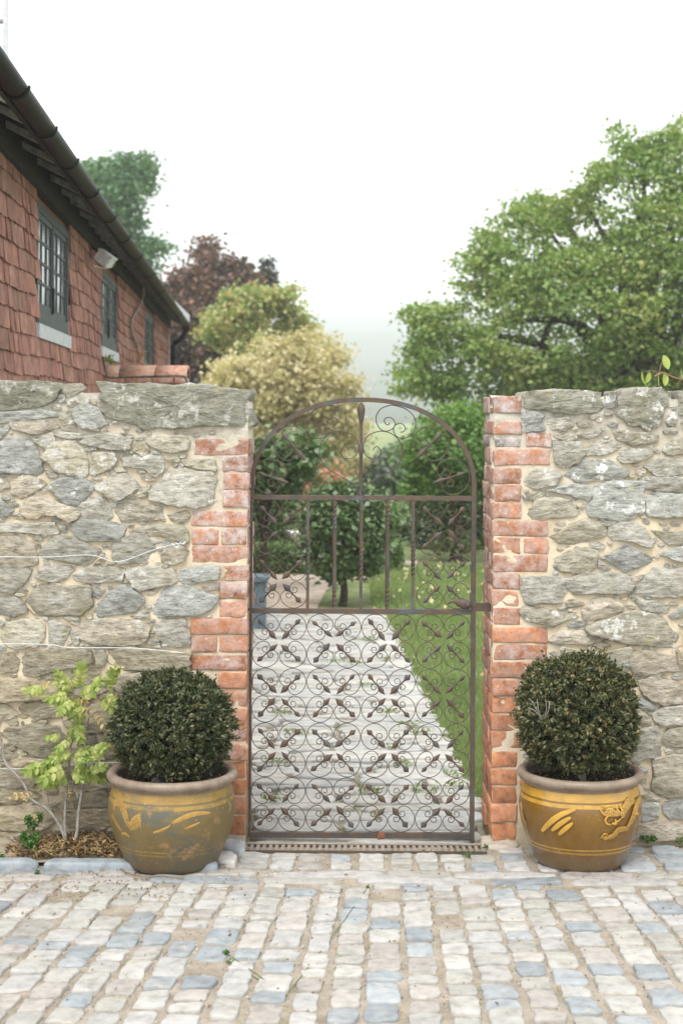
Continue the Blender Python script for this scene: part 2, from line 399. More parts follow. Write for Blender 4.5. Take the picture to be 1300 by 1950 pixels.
def wall_stone(parent, poly, color, back=.03, bulge=.02, amp=.005, seed=None, n=40, tilt=.09, y=0.0, name='stone', grow=1.09):
    s = random.uniform(0, 90) if seed is None else seed
    c0 = [sum(p[k] for p in poly) / len(poly) for k in (0, 1)]; poly = [(c0[0] + (p[0]-c0[0]) * grow, c0[1] + (p[1]-c0[1]) * grow) for p in poly]
    V, Fc, c = cobble(poly, n, back, bulge, amp, s, 1 if n > 50 else 0, tilt, edge=1.0, fr=24, jit=.11, facets=5 if n > 24 else 2, fine=n > 24)
    me = mesh_py(name, [(a, -h, b) for a, b, h in V], Fc, M['stone'])
    return obj(name, me, parent, (c.x - parent.location.x, y - parent.location.y, c.y - parent.location.z), color=color)

def ground_stone(parent, poly, color, z=0.0, back=.05, bulge=.0055, amp=.0036, n=24, mat_='sett', name='sett', tilt=.05, rnd=1, edge=1.02):
    V, Fc, c = cobble(poly, n, back, bulge, amp, random.uniform(0, 90), rnd, tilt, edge, fr=28, jit=.025 if name == 'slab' else .11, facets=0 if name == 'slab' else 2)
    me = mesh_py(name, V, Fc, M[mat_])
    return obj(name, me, parent, (c.x - parent.location.x, c.y - parent.location.y, z - parent.location.z), color=color)

def block(name, a, b, mat_, parent, color=None, bev=.006, amp=.003, cuts=2):
    """worn block between two world corners"""
    dx, dy, dz = (b[i] - a[i] for i in range(3))
    bm = bmesh.new(); bmesh.ops.create_cube(bm, size=1.0)
    for v in bm.verts: v.co = Vector((v.co.x * dx, v.co.y * dy, v.co.z * dz))
    bmesh.ops.bevel(bm, geom=bm.edges[:], offset=bev, segments=2, affect='EDGES', profile=.5)
    big = [e for e in bm.edges if e.calc_length() > .045]
    if cuts: bmesh.ops.subdivide_edges(bm, edges=big, cuts=cuts, use_grid_fill=True)
    s = random.uniform(0, 90)
    for v in bm.verts:
        p = v.co
        v.co = p + Vector((n3(p, 30, s), n3(p, 30, s + 9), n3(p, 30, s + 21))) * amp + Vector((n3(p, 9, s), n3(p, 9, s+5), 0)) * amp
    me = bpy.data.meshes.new(name); bm.to_mesh(me); bm.free(); me.materials.append(M[mat_])
    me.polygons.foreach_set('use_smooth', [True] * len(me.polygons))
    c = Vector([(a[i] + b[i]) / 2 for i in range(3)])
    return obj(name, me, parent, c - parent.location, color=color)

def leaf_mesh(name, Cn, size, m, up=.5, aspect=.7, fold=.15, size_var=.35, dirs=None):
    """many separate folded leaves; Cn = (n,3) centres"""
    n = len(Cn); Cn = np.asarray(Cn)
    nr = rng.normal(size=(n, 3)); nr /= np.linalg.norm(nr, axis=1)[:, None]
    nr[:, 2] = np.abs(nr[:, 2]) * (1 - up) + up * 1.0; nr /= np.linalg.norm(nr, axis=1)[:, None]
    a = rng.normal(size=(n, 3)) if dirs is None else dirs + rng.normal(size=(n, 3)) * .5
    a -= nr * np.sum(a * nr, axis=1)[:, None]; a /= np.linalg.norm(a, axis=1)[:, None] + 1e-9
    b = np.cross(nr, a)
    L = (size * (1 + size_var * rng.uniform(-1, 1, n)))[:, None]; W = L * aspect * .5
    V = np.empty((n, 4, 3)); V[:, 0] = Cn - a * L * .5; V[:, 2] = Cn + a * L * .5
    V[:, 1] = Cn + b * W + nr * L * fold + a * L * .05; V[:, 3] = Cn - b * W + nr * L * fold + a * L * .05
    return mesh_np(name, V.reshape(-1, 3), np.arange(4 * n).reshape(-1, 4), m)

def in_poly(px, py, poly):
    inside = np.zeros(px.shape, bool); j = len(poly) - 1
    for i in range(len(poly)):
        xi, yi = poly[i]; xj, yj = poly[j]
        c = ((yi > py) != (yj > py)) & (px < (xj - xi) * (py - yi) / (yj - yi + 1e-12) + xi)
        inside ^= c; j = i
    return inside

# ================================================================== SETTING: ground, yard, path, hill, haze
def sheet(name, poly, z, m, kind='structure'):
    me = mesh_py(name, [(x, y, z) for x, y in poly], [list(range(len(poly)))], m, False)
    return tag(obj(name, me), kind=kind)
tag(sheet('ground', [(-1500, -12), (1500, -12), (1500, 1620), (-1500, 1620)], -.06, M['lawn']), 'green lawn and open ground running to the hill', None)

def grid(name, x0, x1, y0, y1, nx, ny, fz, m):
    X, Yv = np.meshgrid(np.linspace(x0, x1, nx), np.linspace(y0, y1, ny))
    V = [(x, y, fz(x, y)) for x, y in zip(X.ravel(), Yv.ravel())]
    Fc = [[j*nx+i, j*nx+i+1, (j+1)*nx+i+1, (j+1)*nx+i] for j in range(ny-1) for i in range(nx-1)]
    return mesh_py(name, V, Fc, m)

yard = obj('cobbled_yard', grid('cobbled_yard', -3.2, 3.2, -4.6, .03, 200, 150,
      lambda x, y: -.0045 + .0045 * n3((x, y, 0), 9) + .003 * n3((x, y, 0), 33), M['sand']))
tag(yard, 'sandy jointed yard paved with worn stone setts', kind='structure')

def _one(c, a, b):
    k = random.uniform(a, b); return tuple(v * k for v in c) + (1,)
WHITE = lambda: _one(random.choice([(.50, .48, .44), (.54, .51, .47), (.46, .435, .39), (.52, .50, .475), (.48, .44, .40)]), .88, 1.08)
BLUE = lambda: _one(random.choice([(.36, .385, .395), (.40, .42, .43), (.33, .355, .37)]), .88, 1.12)
def sett_col(pb=.26): return BLUE() if random.random() < pb else WHITE()

def sett_quad(cx, cy_, wx, ly, sh, color, **k):
    j = lambda: random.uniform(-.006, .006)
    p = [(-wx/2, -ly/2), (0, -ly/2 + j()), (wx/2, -ly/2), (wx/2 + j(), 0), (wx/2, ly/2), (0, ly/2 + j()), (-wx/2, ly/2), (-wx/2 + j(), 0)]
    p = [(cx + a + sh * b + j()*.6, cy_ + b + j()*.6) for a, b in p]
    color = (color[0] * .74, color[1] * .755, color[2] * .755, 1)
    return ground_stone(yard, p, color, z=random.uniform(-.004, .004), **k)

# main setts: fanning columns that run towards the wall
x0 = -1.36
while x0 < 1.45:
    wcol = random.uniform(.072, .108)
    y = -1.98 + random.uniform(-.1, .05); xm = x0 + wcol / 2
    pb = random.choice([.08, .18, .25, .36])
    while True:
        ly = random.choice([.075, .09, .105, .12, .135, .16]) * random.uniform(.95, 1.1)
        if y + ly > -.545: ly = -.545 - y
        if ly < .05: break
        yc = y + ly / 2
        sl = .05 - .1 * xm; X = xm + sl * (yc + 1.1)
        if random.random() > .03:
            sett_quad(X, yc, wcol * random.uniform(.92, 1.04), ly - .010, sl, sett_col(pb))
        y += ly + random.uniform(.004, .012)
    x0 += wcol + random.uniform(.010, .024)
# long kerb-like strips
for (ya, yb) in ((-.535, -.468), (-.455, -.385)):
    x = -1.5 + random.uniform(0, .2)
    while x < 1.5:
        L = random.uniform(.18, .46)
        xa, xb = x, x + L
        sl = -.05
        p = [(xa, ya + sl*xa*0), ((xa+xb)/2, ya - .004), (xb, ya), (xb + .004, (ya+yb)/2), (xb, yb), ((xa+xb)/2, yb + .003), (xa, yb)]
        k_ = sett_col(.3); ground_stone(yard, p, tuple(v * .70 for v in k_[:3]) + (1,), z=random.uniform(-.004, .003), n=26)
        x += L + random.uniform(.012, .03)
# setts in front of the gate
x = -.375
while x < .56:
    wq = random.uniform(.075, .105); n_ = random.choice([2, 2, 3]); y = -.365
    for k in range(n_):
        ly = (.225 / n_) * random.uniform(.9, 1.0)
        sett_quad(x + wq/2, y + ly/2, wq, ly - .012, 0, sett_col(.2)); y += ly + .008
    x += wq + random.uniform(.014, .03)
# bigger setts along the foot of the right wall
x = .62
while x < 1.5:
    wq = random.uniform(.09, .15); y = -.365
    for k in range(3):
        ly = .118 * random.uniform(.85, 1.08)
        sett_quad(x + wq/2, y + ly/2, wq * random.uniform(.85, 1), ly - .014, 0, sett_col(.5)); y += ly + .008
    x += wq + random.uniform(.02, .04)
for (pxs, col) in (([(413, 1612), (455, 1604), (468, 1610), (466, 1632), (440, 1628), (412, 1622)], BLUE()),
                   ([(408, 1632), (440, 1630), (452, 1640), (448, 1652), (410, 1648)], WHITE()),
                   ([(410, 1596), (440, 1594), (458, 1600), (410, 1606)], WHITE())):
    g = [ground_at(*q) for q in pxs]; ground_stone(yard, [(v.x, v.y) for v in g], col, z=.012, bulge=.016, n=20)

# kerb stones of the planting bed, bed soil
bed = obj('planting_bed', grid('planting_bed', -1.9, -.40, -.33, .02, 110, 40, lambda x, y: .012 + .010 * n3((x, y, 0), 10) + .006 * n3((x, y, 0), 40), M['bedsoil']))
tag(bed, 'strip of pale earth between kerb and left wall', kind='structure')
kerb = thing('kerb', 'low kerb of long blue grey stones edging the planting bed', 'kerb', (-1.1, -.37, 0))
for (xa, xb) in ((-2.0, -1.62), (-1.61, -1.115), (-1.10, -.74), (-.73, -.45)):
    V, Fc, c = cobble([(xa, -.405), ((xa+xb)/2, -.41), (xb, -.40), (xb, -.335), ((xa+xb)/2, -.33), (xa, -.335)], 30, .04, .024, .004, random.uniform(0, 60), 1, .02, 1.0)
    obj('kerb_stone', mesh_py('kerb_stone', V, Fc, M['sett']), kerb, (c.x - kerb.location.x, c.y - kerb.location.y, .008), color=(.27, .305, .33, 1))

# path beyond the gate: thin slabs on edge
path = sheet('path', [(-1.6, -.05), (.66, -.05), (.66, .4), (.40, 7.5), (-1.6, 7.5)], -.038, M['moss'])
tag(path, 'pale stone path running from the gate into the garden')
y = -.03; row = 0
while y < 7.35:
    dep = (.135, .15, .17, .16)[row] if row < 4 else random.choice([.055, .07, .085, .10, .13]) * (1.0 + .06 * max(0, y - 2))
    xr = .632 - .035 * (y - .75) if y > .4 else .598
    xl = -1.25 if y > .4 else -.362
    x = xl - random.uniform(0, .3) if y > .4 else xl
    while x < xr - .03:
        L = random.uniform(.35, .75) if row < 4 else random.uniform(.28, .62)
        xb = min(x + L, xr + random.uniform(-.02, .02))
        if xr - xb < .12: xb = xr + random.uniform(-.015, .015)
        if xb > -1.0:
            cc = _one(random.choice([(.41, .40, .365), (.375, .37, .34), (.44, .43, .395), (.375, .38, .365)]), .86, 1.08)
            jj = lambda: random.uniform(-.006, .006)
            ground_stone(path, [(x, y + jj()), ((x+xb)/2, y + jj()), (xb, y + jj()), (xb + jj(), y + dep/2), (xb, y + dep + jj()), ((x+xb)/2, y + dep + jj()), (x, y + dep + jj())],
                         cc, z=-.026 + random.uniform(-.003, .003), back=.012, bulge=.007, amp=.002, n=18, mat_='slab', name='slab', rnd=1, edge=1.0)
        x = xb + random.uniform(.006, .016)
    y += dep + random.uniform(.006, .014); row += 1

gp = [(480, 1165), (478, 1100), (505, 1076), (600, 1070), (690, 1078), (740, 1066), (795, 1068), (798, 1088), (730, 1104), (660, 1102), (620, 1125), (600, 1166)]
gl = [ground_at(a, b, -.05) for a, b in gp]
tag(sheet('gravel_path', [(v.x, v.y) for v in gl][::-1] , -.05, M['gravel']), 'beige gravel path curving round the small tree')
gb = [ground_at(a, b, -.054) for a, b in [(475, 1165), (640, 1165), (640, 1140), (600, 1066), (475, 1072)]]

# hill far behind, in mist
def hill_z(x, y):
    t = min(1, max(0, (y - 260) / 1300)); t = t * t * (3 - 2 * t)
    return -1 + t * (86 + 9 * math.sin(x * .004 + 1)) + 7 * t * n3((x, y, 0), .006) + 3 * t * n3((x, y, 0), .03)
tag(obj('hills', grid('hills', -900, 900, 250, 1600, 160, 90, hill_z, M['hill'])), 'wooded hillside fading into mist behind the garden', kind='structure')

# ================================================================== GARDEN WALLS
def zc(off, s, pts): return [(off[0] + x / s, off[1] + y / s) for x, y in pts]
LS = []   # left wall stones: (pixel outline, kind)
A = ((0, 720), 5.2); B = ((240, 720), 5.2); Cc = ((0, 1000), 5.2); Dd = ((240, 1000), 5.2); E = ((0, 1250), 5.2)
for reg, lst in ((A, [
 [(310,560),(520,540),(560,640),(450,690),(330,620)], [(550,560),(640,530),(800,550),(880,570),(800,600),(640,600)],
 [(625,60),(800,55),(850,110),(760,160),(690,190),(640,140)], [(-200,345),(180,330),(420,310),(520,345),(560,380),(300,410),(100,440),(-200,440)],
 [(100,445),(270,405),(520,395),(595,420),(580,475),(440,545),(280,550),(140,500)], [(600,470),(680,310),(730,310),(740,420),(770,520),(640,520)],
 [(720,320),(850,240),(960,290),(1000,350),(1060,450),(940,500),(840,500),(750,430)], [(890,200),(950,210),(960,260),(920,260)],
 [(580,190),(650,180),(640,240),(590,240)], [(810,640),(870,575),(1080,545),(1290,600),(1290,690),(1170,725),(990,690)],
 [(-80,700),(20,620),(110,580),(230,590),(320,650),(420,800),(410,920),(340,950),(200,940),(0,930),(-80,880)], [(-80,460),(100,490),(60,570),(-80,650)],
 [(435,780),(480,690),(640,620),(740,620),(830,720),(880,830),(850,960),(780,980),(560,920)], [(450,910),(560,940),(580,990),(480,990)],
 [(900,940),(930,740),(1130,730),(1150,820),(1110,890),(970,955)], [(820,690),(960,680),(960,710),(860,725)],
 [(130,1000),(260,960),(400,1000),(450,1040),(350,1130),(230,1185),(130,1150)], [(-80,960),(60,1000),(120,1070),(0,1120),(-80,1110)],
 [(470,1080),(640,990),(860,1000),(940,1070),(860,1180),(760,1260),(660,1250),(540,1140)], [(940,1070),(1100,970),(1230,950),(1330,1000),(1375,1080),(1270,1160),(1170,1210),(1040,1170)],
 [(170,1310),(360,1150),(600,1240),(780,1310),(750,1400),(680,1430),(560,1360),(420,1370),(380,1405),(290,1390)], [(-80,1200),(40,1220),(140,1300),(60,1380),(-80,1390)],
 [(785,1280),(870,1190),(1000,1180),(1070,1220),(1110,1370),(1040,1415),(920,1400),(800,1350)], [(1160,1300),(1230,1210),(1380,1220),(1580,1280),(1600,1390),(1400,1410),(1200,1430)],
 [(120,1360),(220,1370),(250,1400),(150,1400)], [(1200,770),(1330,765),(1630,770),(1610,900),(1540,975),(1430,900),(1240,870)], [(1130,890),(1240,890),(1260,930),(1160,930)]]),
 (B, [
 [(210,590),(420,560),(600,580),(640,640),(600,710),(420,740),(330,710),(240,660)], [(100,650),(200,640),(240,720),(180,780),(80,720)],
 [(400,800),(510,770),(540,820),(440,835)], [(550,810),(880,800),(890,920),(700,900),(590,870)],
 [(430,870),(600,910),(870,940),(885,1060),(830,1240),(640,1280),(500,1250),(260,1200),(240,1090),(380,1010)],
 [(150,970),(280,990),(290,1015),(210,1020)], [(150,1080),(240,1060),(240,1130),(160,1190),(90,1160)], [(410,1350),(600,1310),(640,1360),(570,1450),(480,1440)]]),
 (Cc, [
 [(-80,-20),(300,-20),(540,-30),(580,60),(500,100),(250,70),(-80,70)], [(690,0),(850,-60),(1100,-30),(1220,0),(1230,110),(1180,150),(980,160),(860,155),(760,90)],
 [(590,10),(650,0),(670,60),(630,75)], [(-80,110),(240,120),(310,170),(380,290),(360,370),(180,410),(-80,390)], [(330,130),(400,105),(440,150),(380,160)],
 [(405,290),(540,120),(680,110),(830,170),(1000,240),(960,290),(900,370),(820,395),(600,350)], [(1110,290),(1150,170),(1290,100),(1430,90),(1530,220),(1500,380),(1350,370),(1190,380)],
 [(350,500),(430,410),(640,400),(720,440),(640,530),(560,560),(420,540)], [(-80,420),(200,410),(320,440),(260,570),(130,665),(-80,640)],
 [(745,500),(830,430),(1080,400),(1220,440),(1200,550),(1000,560),(880,575),(770,540)], [(920,400),(990,330),(1060,330),(1000,390)],
 [(350,610),(560,580),(660,610),(850,600),(895,650),(880,810),(800,885),(520,890),(330,870),(290,760)], [(-80,700),(150,715),(240,770),(250,850),(150,905),(-80,860)],
 [(940,810),(1070,680),(1200,580),(1290,610),(1400,700),(1410,780),(1300,860),(960,910)], [(630,910),(780,890),(800,960),(780,990),(720,970)],
 [(20,1090),(80,960),(340,930),(440,990),(430,1100),(380,1200),(180,1220),(60,1170)], [(490,1170),(490,960),(560,940),(700,1010),(660,1130),(620,1190)],
 [(795,1050),(820,970),(1060,920),(1250,940),(1480,960),(1460,1060),(1400,1160),(1100,1190),(860,1150)], [(700,1020),(770,1040),(790,1170),(740,1190),(690,1090)],
 [(220,1380),(260,1270),(400,1240),(720,1220),(880,1230),(930,1330),(820,1400),(560,1430),(340,1490),(240,1480)], [(-80,1240),(120,1260),(180,1330),(180,1450),(-80,1460)],
 [(940,1260),(1020,1230),(1060,1300),(1030,1400),(960,1400)], [(1070,1340),(1120,1230),(1300,1210),(1600,1240),(1850,1260),(1850,1380),(1700,1430),(1500,1440),(1250,1430)],
 [(950,620),(1040,640),(980,720),(920,700)]]),
 (Dd, [
 [(80,40),(300,-10),(560,0),(610,60),(590,160),(480,150),(380,110),(220,100)], [(220,140),(330,130),(350,170),(240,200)],
 [(350,290),(400,220),(560,210),(615,260),(570,340),(470,395),(370,380)], [(10,490),(60,420),(300,410),(450,440),(490,510),(480,580),(300,610),(150,650),(70,600)],
 [(510,500),(560,430),(800,400),(920,420),(910,530),(700,575),(560,570)], [(750,610),(850,570),(920,580),(930,630),(800,645)], [(210,690),(320,610),(350,620),(280,690)],
 [(230,750),(300,690),(470,590),(660,600),(700,640),(880,690),(890,740),(850,820),(720,880),(340,900),(270,870),(290,800)], [(50,900),(140,840),(230,850),(230,920),(120,930)],
 [(300,980),(420,930),(560,930),(630,1010),(620,1180),(450,1200),(330,1130)], [(200,1130),(330,1140),(330,1180),(220,1180)]]),
 (E, [
 [(370,190),(450,160),(600,165),(640,190),(560,225),(440,225)], [(-80,230),(120,210),(420,260),(600,320),(590,400),(300,430),(40,445),(-80,420)],
 [(210,530),(250,460),(420,430),(560,490),(640,560),(600,600),(380,610)], [(-80,470),(60,480),(190,550),(180,590),(60,630),(-80,620)],
 [(35,730),(360,665),(560,700),(650,800),(680,900),(530,1000),(400,990),(140,860)], [(790,490),(980,480),(1100,560),(1110,720),(950,750),(720,740),(640,650),(660,590)],
 [(600,230),(760,200),(1030,250),(1050,330),(900,420),(760,380)], [(1130,190),(1400,160),(1600,190),(1700,330),(1500,420),(1230,400),(1120,280)],
 [(-80,950),(60,920),(180,970),(150,1010),(-80,1040)], [(90,1010),(330,1000),(520,1030),(500,1090),(160,1090)], [(-80,1120),(300,1110),(480,1150),(520,1200),(300,1290),(-80,1290)],
 [(700,1080),(1080,1060),(1110,1180),(800,1190)], [(560,1260),(800,1220),(1100,1200),(1110,1290),(760,1300)], [(720,1390),(1060,1310),(1110,1480),(760,1490)],
 [(0,1300),(250,1310),(400,1380),(200,1450),(-80,1440),(-80,1310)], [(760,770),(940,765),(960,860),(800,880)], [(1000,850),(1250,830),(1300,1000),(1050,1020)],
 [(-80,1500),(470,1480),(560,1600),(480,1700),(100,1720),(-80,1700)], [(600,1520),(1060,1500),(1090,1680),(700,1700)], [(-80,1740),(330,1740),(420,1840),(200,1890),(-80,1890)],
 [(560,1730),(900,1720),(1100,1760),(1080,1860),(700,1840)]])):
    LS += [zc(reg[0], reg[1], q) for q in lst]
L_COP = [zc((0, 720), 5.2, [(-160,20),(60,18),(200,40),(400,20),(560,50),(612,110),(590,185),(480,270),(320,300),(100,325),(-160,325)]),
         zc((240, 720), 5.2, [(-250,45),(-100,50),(300,45),(640,60),(1000,85),(1215,120),(1238,210),(1225,490),(1130,480),(950,478),(600,500),(350,505),(100,480),(-60,420),(-230,370),(-245,250)])]
RS = []
for reg, lst in ((((980, 730), 4.0625), [
 [(700,100),(780,90),(765,180),(700,190)], [(55,230),(150,210),(230,240),(200,290),(230,360),(60,375)], [(250,275),(400,260),(450,325),(380,370),(260,350)],
 [(470,300),(540,280),(600,310),(560,345),(490,330)], [(480,400),(600,370),(670,390),(560,425)], [(290,400),(450,390),(480,420),(430,450),(340,430)],
 [(770,380),(860,365),(1100,400),(1090,450),(900,480),(800,430)], [(540,510),(640,450),(740,440),(790,500),(700,550),(560,555)], [(300,450),(500,455),(540,540),(480,620),(350,650),(310,600)],
 [(820,520),(1040,490),(1060,550),(960,600),(840,620),(800,580)], [(410,700),(520,590),(720,600),(880,690),(800,745),(600,750),(480,760)], [(80,740),(140,670),(300,670),(360,710),(310,790),(160,815),(90,780)],
 [(250,830),(440,775),(560,790),(600,860),(560,905),(440,870)], [(60,860),(200,830),(240,850),(160,900),(80,900)], [(90,1010),(170,900),(300,880),(430,920),(510,1000),(450,1030),(240,1045),(120,1050)],
 [(620,800),(750,755),(980,765),(985,900),(960,1000),(900,1050),(770,1055),(620,1030),(530,980),(600,900)], [(1000,640),(1140,570),(1290,600),(1310,700),(1100,715)],
 [(960,740),(1080,715),(1400,740),(1400,850),(1110,835),(1000,810)], [(1000,900),(1100,845),(1400,865),(1420,1020),(1100,1045),(1020,1000)], [(1130,520),(1200,450),(1320,420),(1400,450),(1400,540),(1180,555)],
 [(610,1065),(720,1062),(820,1080),(740,1100),(640,1095)], [(470,940),(520,920),(550,960),(500,970)], [(1160,290),(1220,220),(1255,260),(1230,330),(1180,330)]]),
 (((980, 1000), 4.0625), [
 [(280,90),(420,0),(540,-40),(700,20),(690,90),(560,120),(430,150),(340,130)], [(715,40),(740,-10),(900,-20),(1000,20),(1060,130),(1040,180),(900,130),(760,110)], [(580,140),(640,130),(700,155),(670,185),(590,170)],
 [(300,320),(330,260),(420,200),(560,180),(630,210),(620,310),(580,360),(500,375),(380,360)], [(700,240),(850,155),(940,190),(1080,265),(1000,310),(850,360),(770,310)], [(640,260),(740,330),(700,350),(640,330)],
 [(1110,220),(1280,160),(1440,170),(1440,310),(1220,270)], [(1060,40),(1150,50),(1340,50),(1340,130),(1190,155),(1120,100)], [(400,420),(560,370),(840,375),(890,450),(880,510),(750,530),(480,530),(410,480)],
 [(880,390),(1000,380),(980,410),(920,440)], [(905,520),(1000,420),(1080,330),(1400,350),(1400,540),(1100,555)], [(60,490),(70,410),(290,400),(380,420),(380,540),(340,600),(210,600),(100,605),(80,600)],
 [(385,590),(440,570),(530,600),(500,625),(410,635)], [(520,650),(570,590),(640,555),(740,570),(830,620),(800,660),(680,710),(540,730)], [(50,670),(100,625),(220,640),(330,670),(490,680),(510,700),(380,740),(290,780),(120,740)],
 [(400,770),(480,735),(560,750),(500,790),(420,795)], [(570,780),(800,700),(960,670),(1180,710),(1280,880),(1270,930),(1220,945),(1060,925),(900,925),(720,885),(600,840)], [(270,890),(350,820),(560,800),(630,880),(560,920),(330,915)],
 [(600,930),(680,895),(740,930),(660,960)], [(265,1000),(400,950),(640,990),(860,940),(890,1060),(870,1090),(700,1090),(300,1060)], [(890,990),(1000,970),(1240,1020),(1250,1120),(940,1160),(900,1080)],
 [(930,590),(1060,580),(1190,620),(1160,680),(1000,665)], [(920,560),(1000,570),(960,595)], [(1190,700),(1340,600),(1400,640),(1400,700),(1220,720)], [(1260,1000),(1340,960),(1440,990),(1440,1120),(1260,1120)],
 [(1310,820),(1440,800),(1440,940),(1320,940)]]),
 (((1100, 1260), 5.27), [
 [(620,200),(730,160),(1000,200),(1150,260),(1150,400),(860,430),(760,400),(650,300)], [(330,10),(530,-10),(540,60),(440,80)], [(480,170),(550,180),(540,220),(490,210)], [(600,400),(640,360),(770,440),(750,490),(620,470)],
 [(750,520),(860,450),(1150,440),(1150,610),(860,640),(780,600)], [(520,500),(620,480),(740,590),(730,620),(560,610)], [(470,920),(560,700),(780,650),(820,700),(820,950),(700,970),(560,1000)], [(830,780),(900,680),(1200,640),(1200,850),(880,850)],
 [(740,1180),(760,980),(900,940),(1200,920),(1200,1340),(880,1350),(760,1290)], [(640,1340),(740,1310),(830,1380),(800,1400),(680,1380)], [(560,1420),(800,1410),(800,1560),(650,1600),(560,1560)], [(850,1430),(930,1390),(1200,1390),(1200,1560),(920,1570),(860,1500)],
 [(560,1640),(800,1600),(1000,1620),(1200,1650),(1200,1770),(700,1790),(560,1780)], [(860,870),(900,870),(960,880),(890,925)]])):
    RS += [zc(reg[0], reg[1], q) for q in lst]
R_COP = [zc((980, 730), 4.0625, [(70,190),(80,62),(330,45),(670,62),(690,180),(620,230),(460,245),(200,210)]), zc((980, 730), 4.0625, [(785,250),(795,55),(920,30),(1150,38),(1195,90),(1140,270),(1110,340),(1050,365),(880,330)]),
         zc((980, 730), 4.0625, [(1260,55),(1500,45),(1500,240),(1260,250)])]
# front bricks of the two jambs: (y0, y1, [(x0, x1) ...])
LB = [(836,867,[(370,474)]),(869,898,[(425,474)]),(901,932,[(425,473)]),(934,966,[(424,472)]),(973,1003,[(366,472)]),(1007,1037,[(366,417),(421,472)]),(1039,1072,[(365,470)]),(1076,1106,[(420,469)]),
      (1110,1140,[(418,468)]),(1145,1175,[(418,467)]),(1178,1208,[(363,466)]),(1212,1242,[(363,413),(418,467)]),(1247,1277,[(362,466)]),(1281,1311,[(416,467)]),(1315,1345,[(416,467)]),(1349,1379,[(361,412),(416,467)]),
      (1382,1413,[(360,466)]),(1417,1447,[(415,466)]),(1450,1480,[(415,466)]),(1484,1514,[(415,466)]),(1518,1550,[(360,465)]),(1554,1589,[(424,464)])]
RB = [(755,787,[(941,992)]),(802,827,[(941,992)]),(832,851,[(942,991)]),(824,851,[(1000,1049)]),(856,886,[(940,1046)]),(892,921,[(942,991)]),(924,954,[(942,991)]),(957,987,[(942,991)]),(991,1021,[(941,1044)]),
      (1024,1054,[(940,989),(995,1043)]),(1057,1088,[(940,1042)]),(1092,1122,[(938,988)]),(1125,1155,[(938,988)]),(1158,1190,[(938,989)]),(1194,1224,[(937,1042)]),(1227,1257,[(936,1041)]),(1260,1291,[(935,1040)]),
      (1294,1325,[(937,986)]),(1328,1358,[(936,985)]),(1361,1391,[(936,985)]),(1394,1426,[(935,1038)]),(1431,1461,[(933,984)]),(1465,1495,[(933,983),(988,1035)]),(1498,1529,[(932,983)]),(1532,1564,[(931,983)]),(1568,1600,[(930,982)])]
THICK = .42
XL, XR = -.368, .603     # the two faces of the opening

def stone_tint(z, side):
    r = random.random()
    base = Vector((1, 1, 1))
    if z < .75 and side == 'L': base = Vector((.86, .74, .54)).lerp(Vector((1, .98, .9)), random.uniform(.0, .6) + max(0, z - .45))
    elif r < .20: base = Vector((.93, .97, 1.0))
    elif r < .5: base = Vector((1.02, .98, .86))
    elif r < .62: base = Vector((1.08, .99, .88))
    else: base = Vector((1.02, 1, .96))
    base *= random.uniform(.80, 1.14)
    li = random.choice([0, 0, .1, .25, .55]) + (.35 if z > 1.35 else 0) + (.15 if side == 'R' else 0)
    if z < .8: li *= .3
    return (base.x, base.y, base.z, min(li, 1))

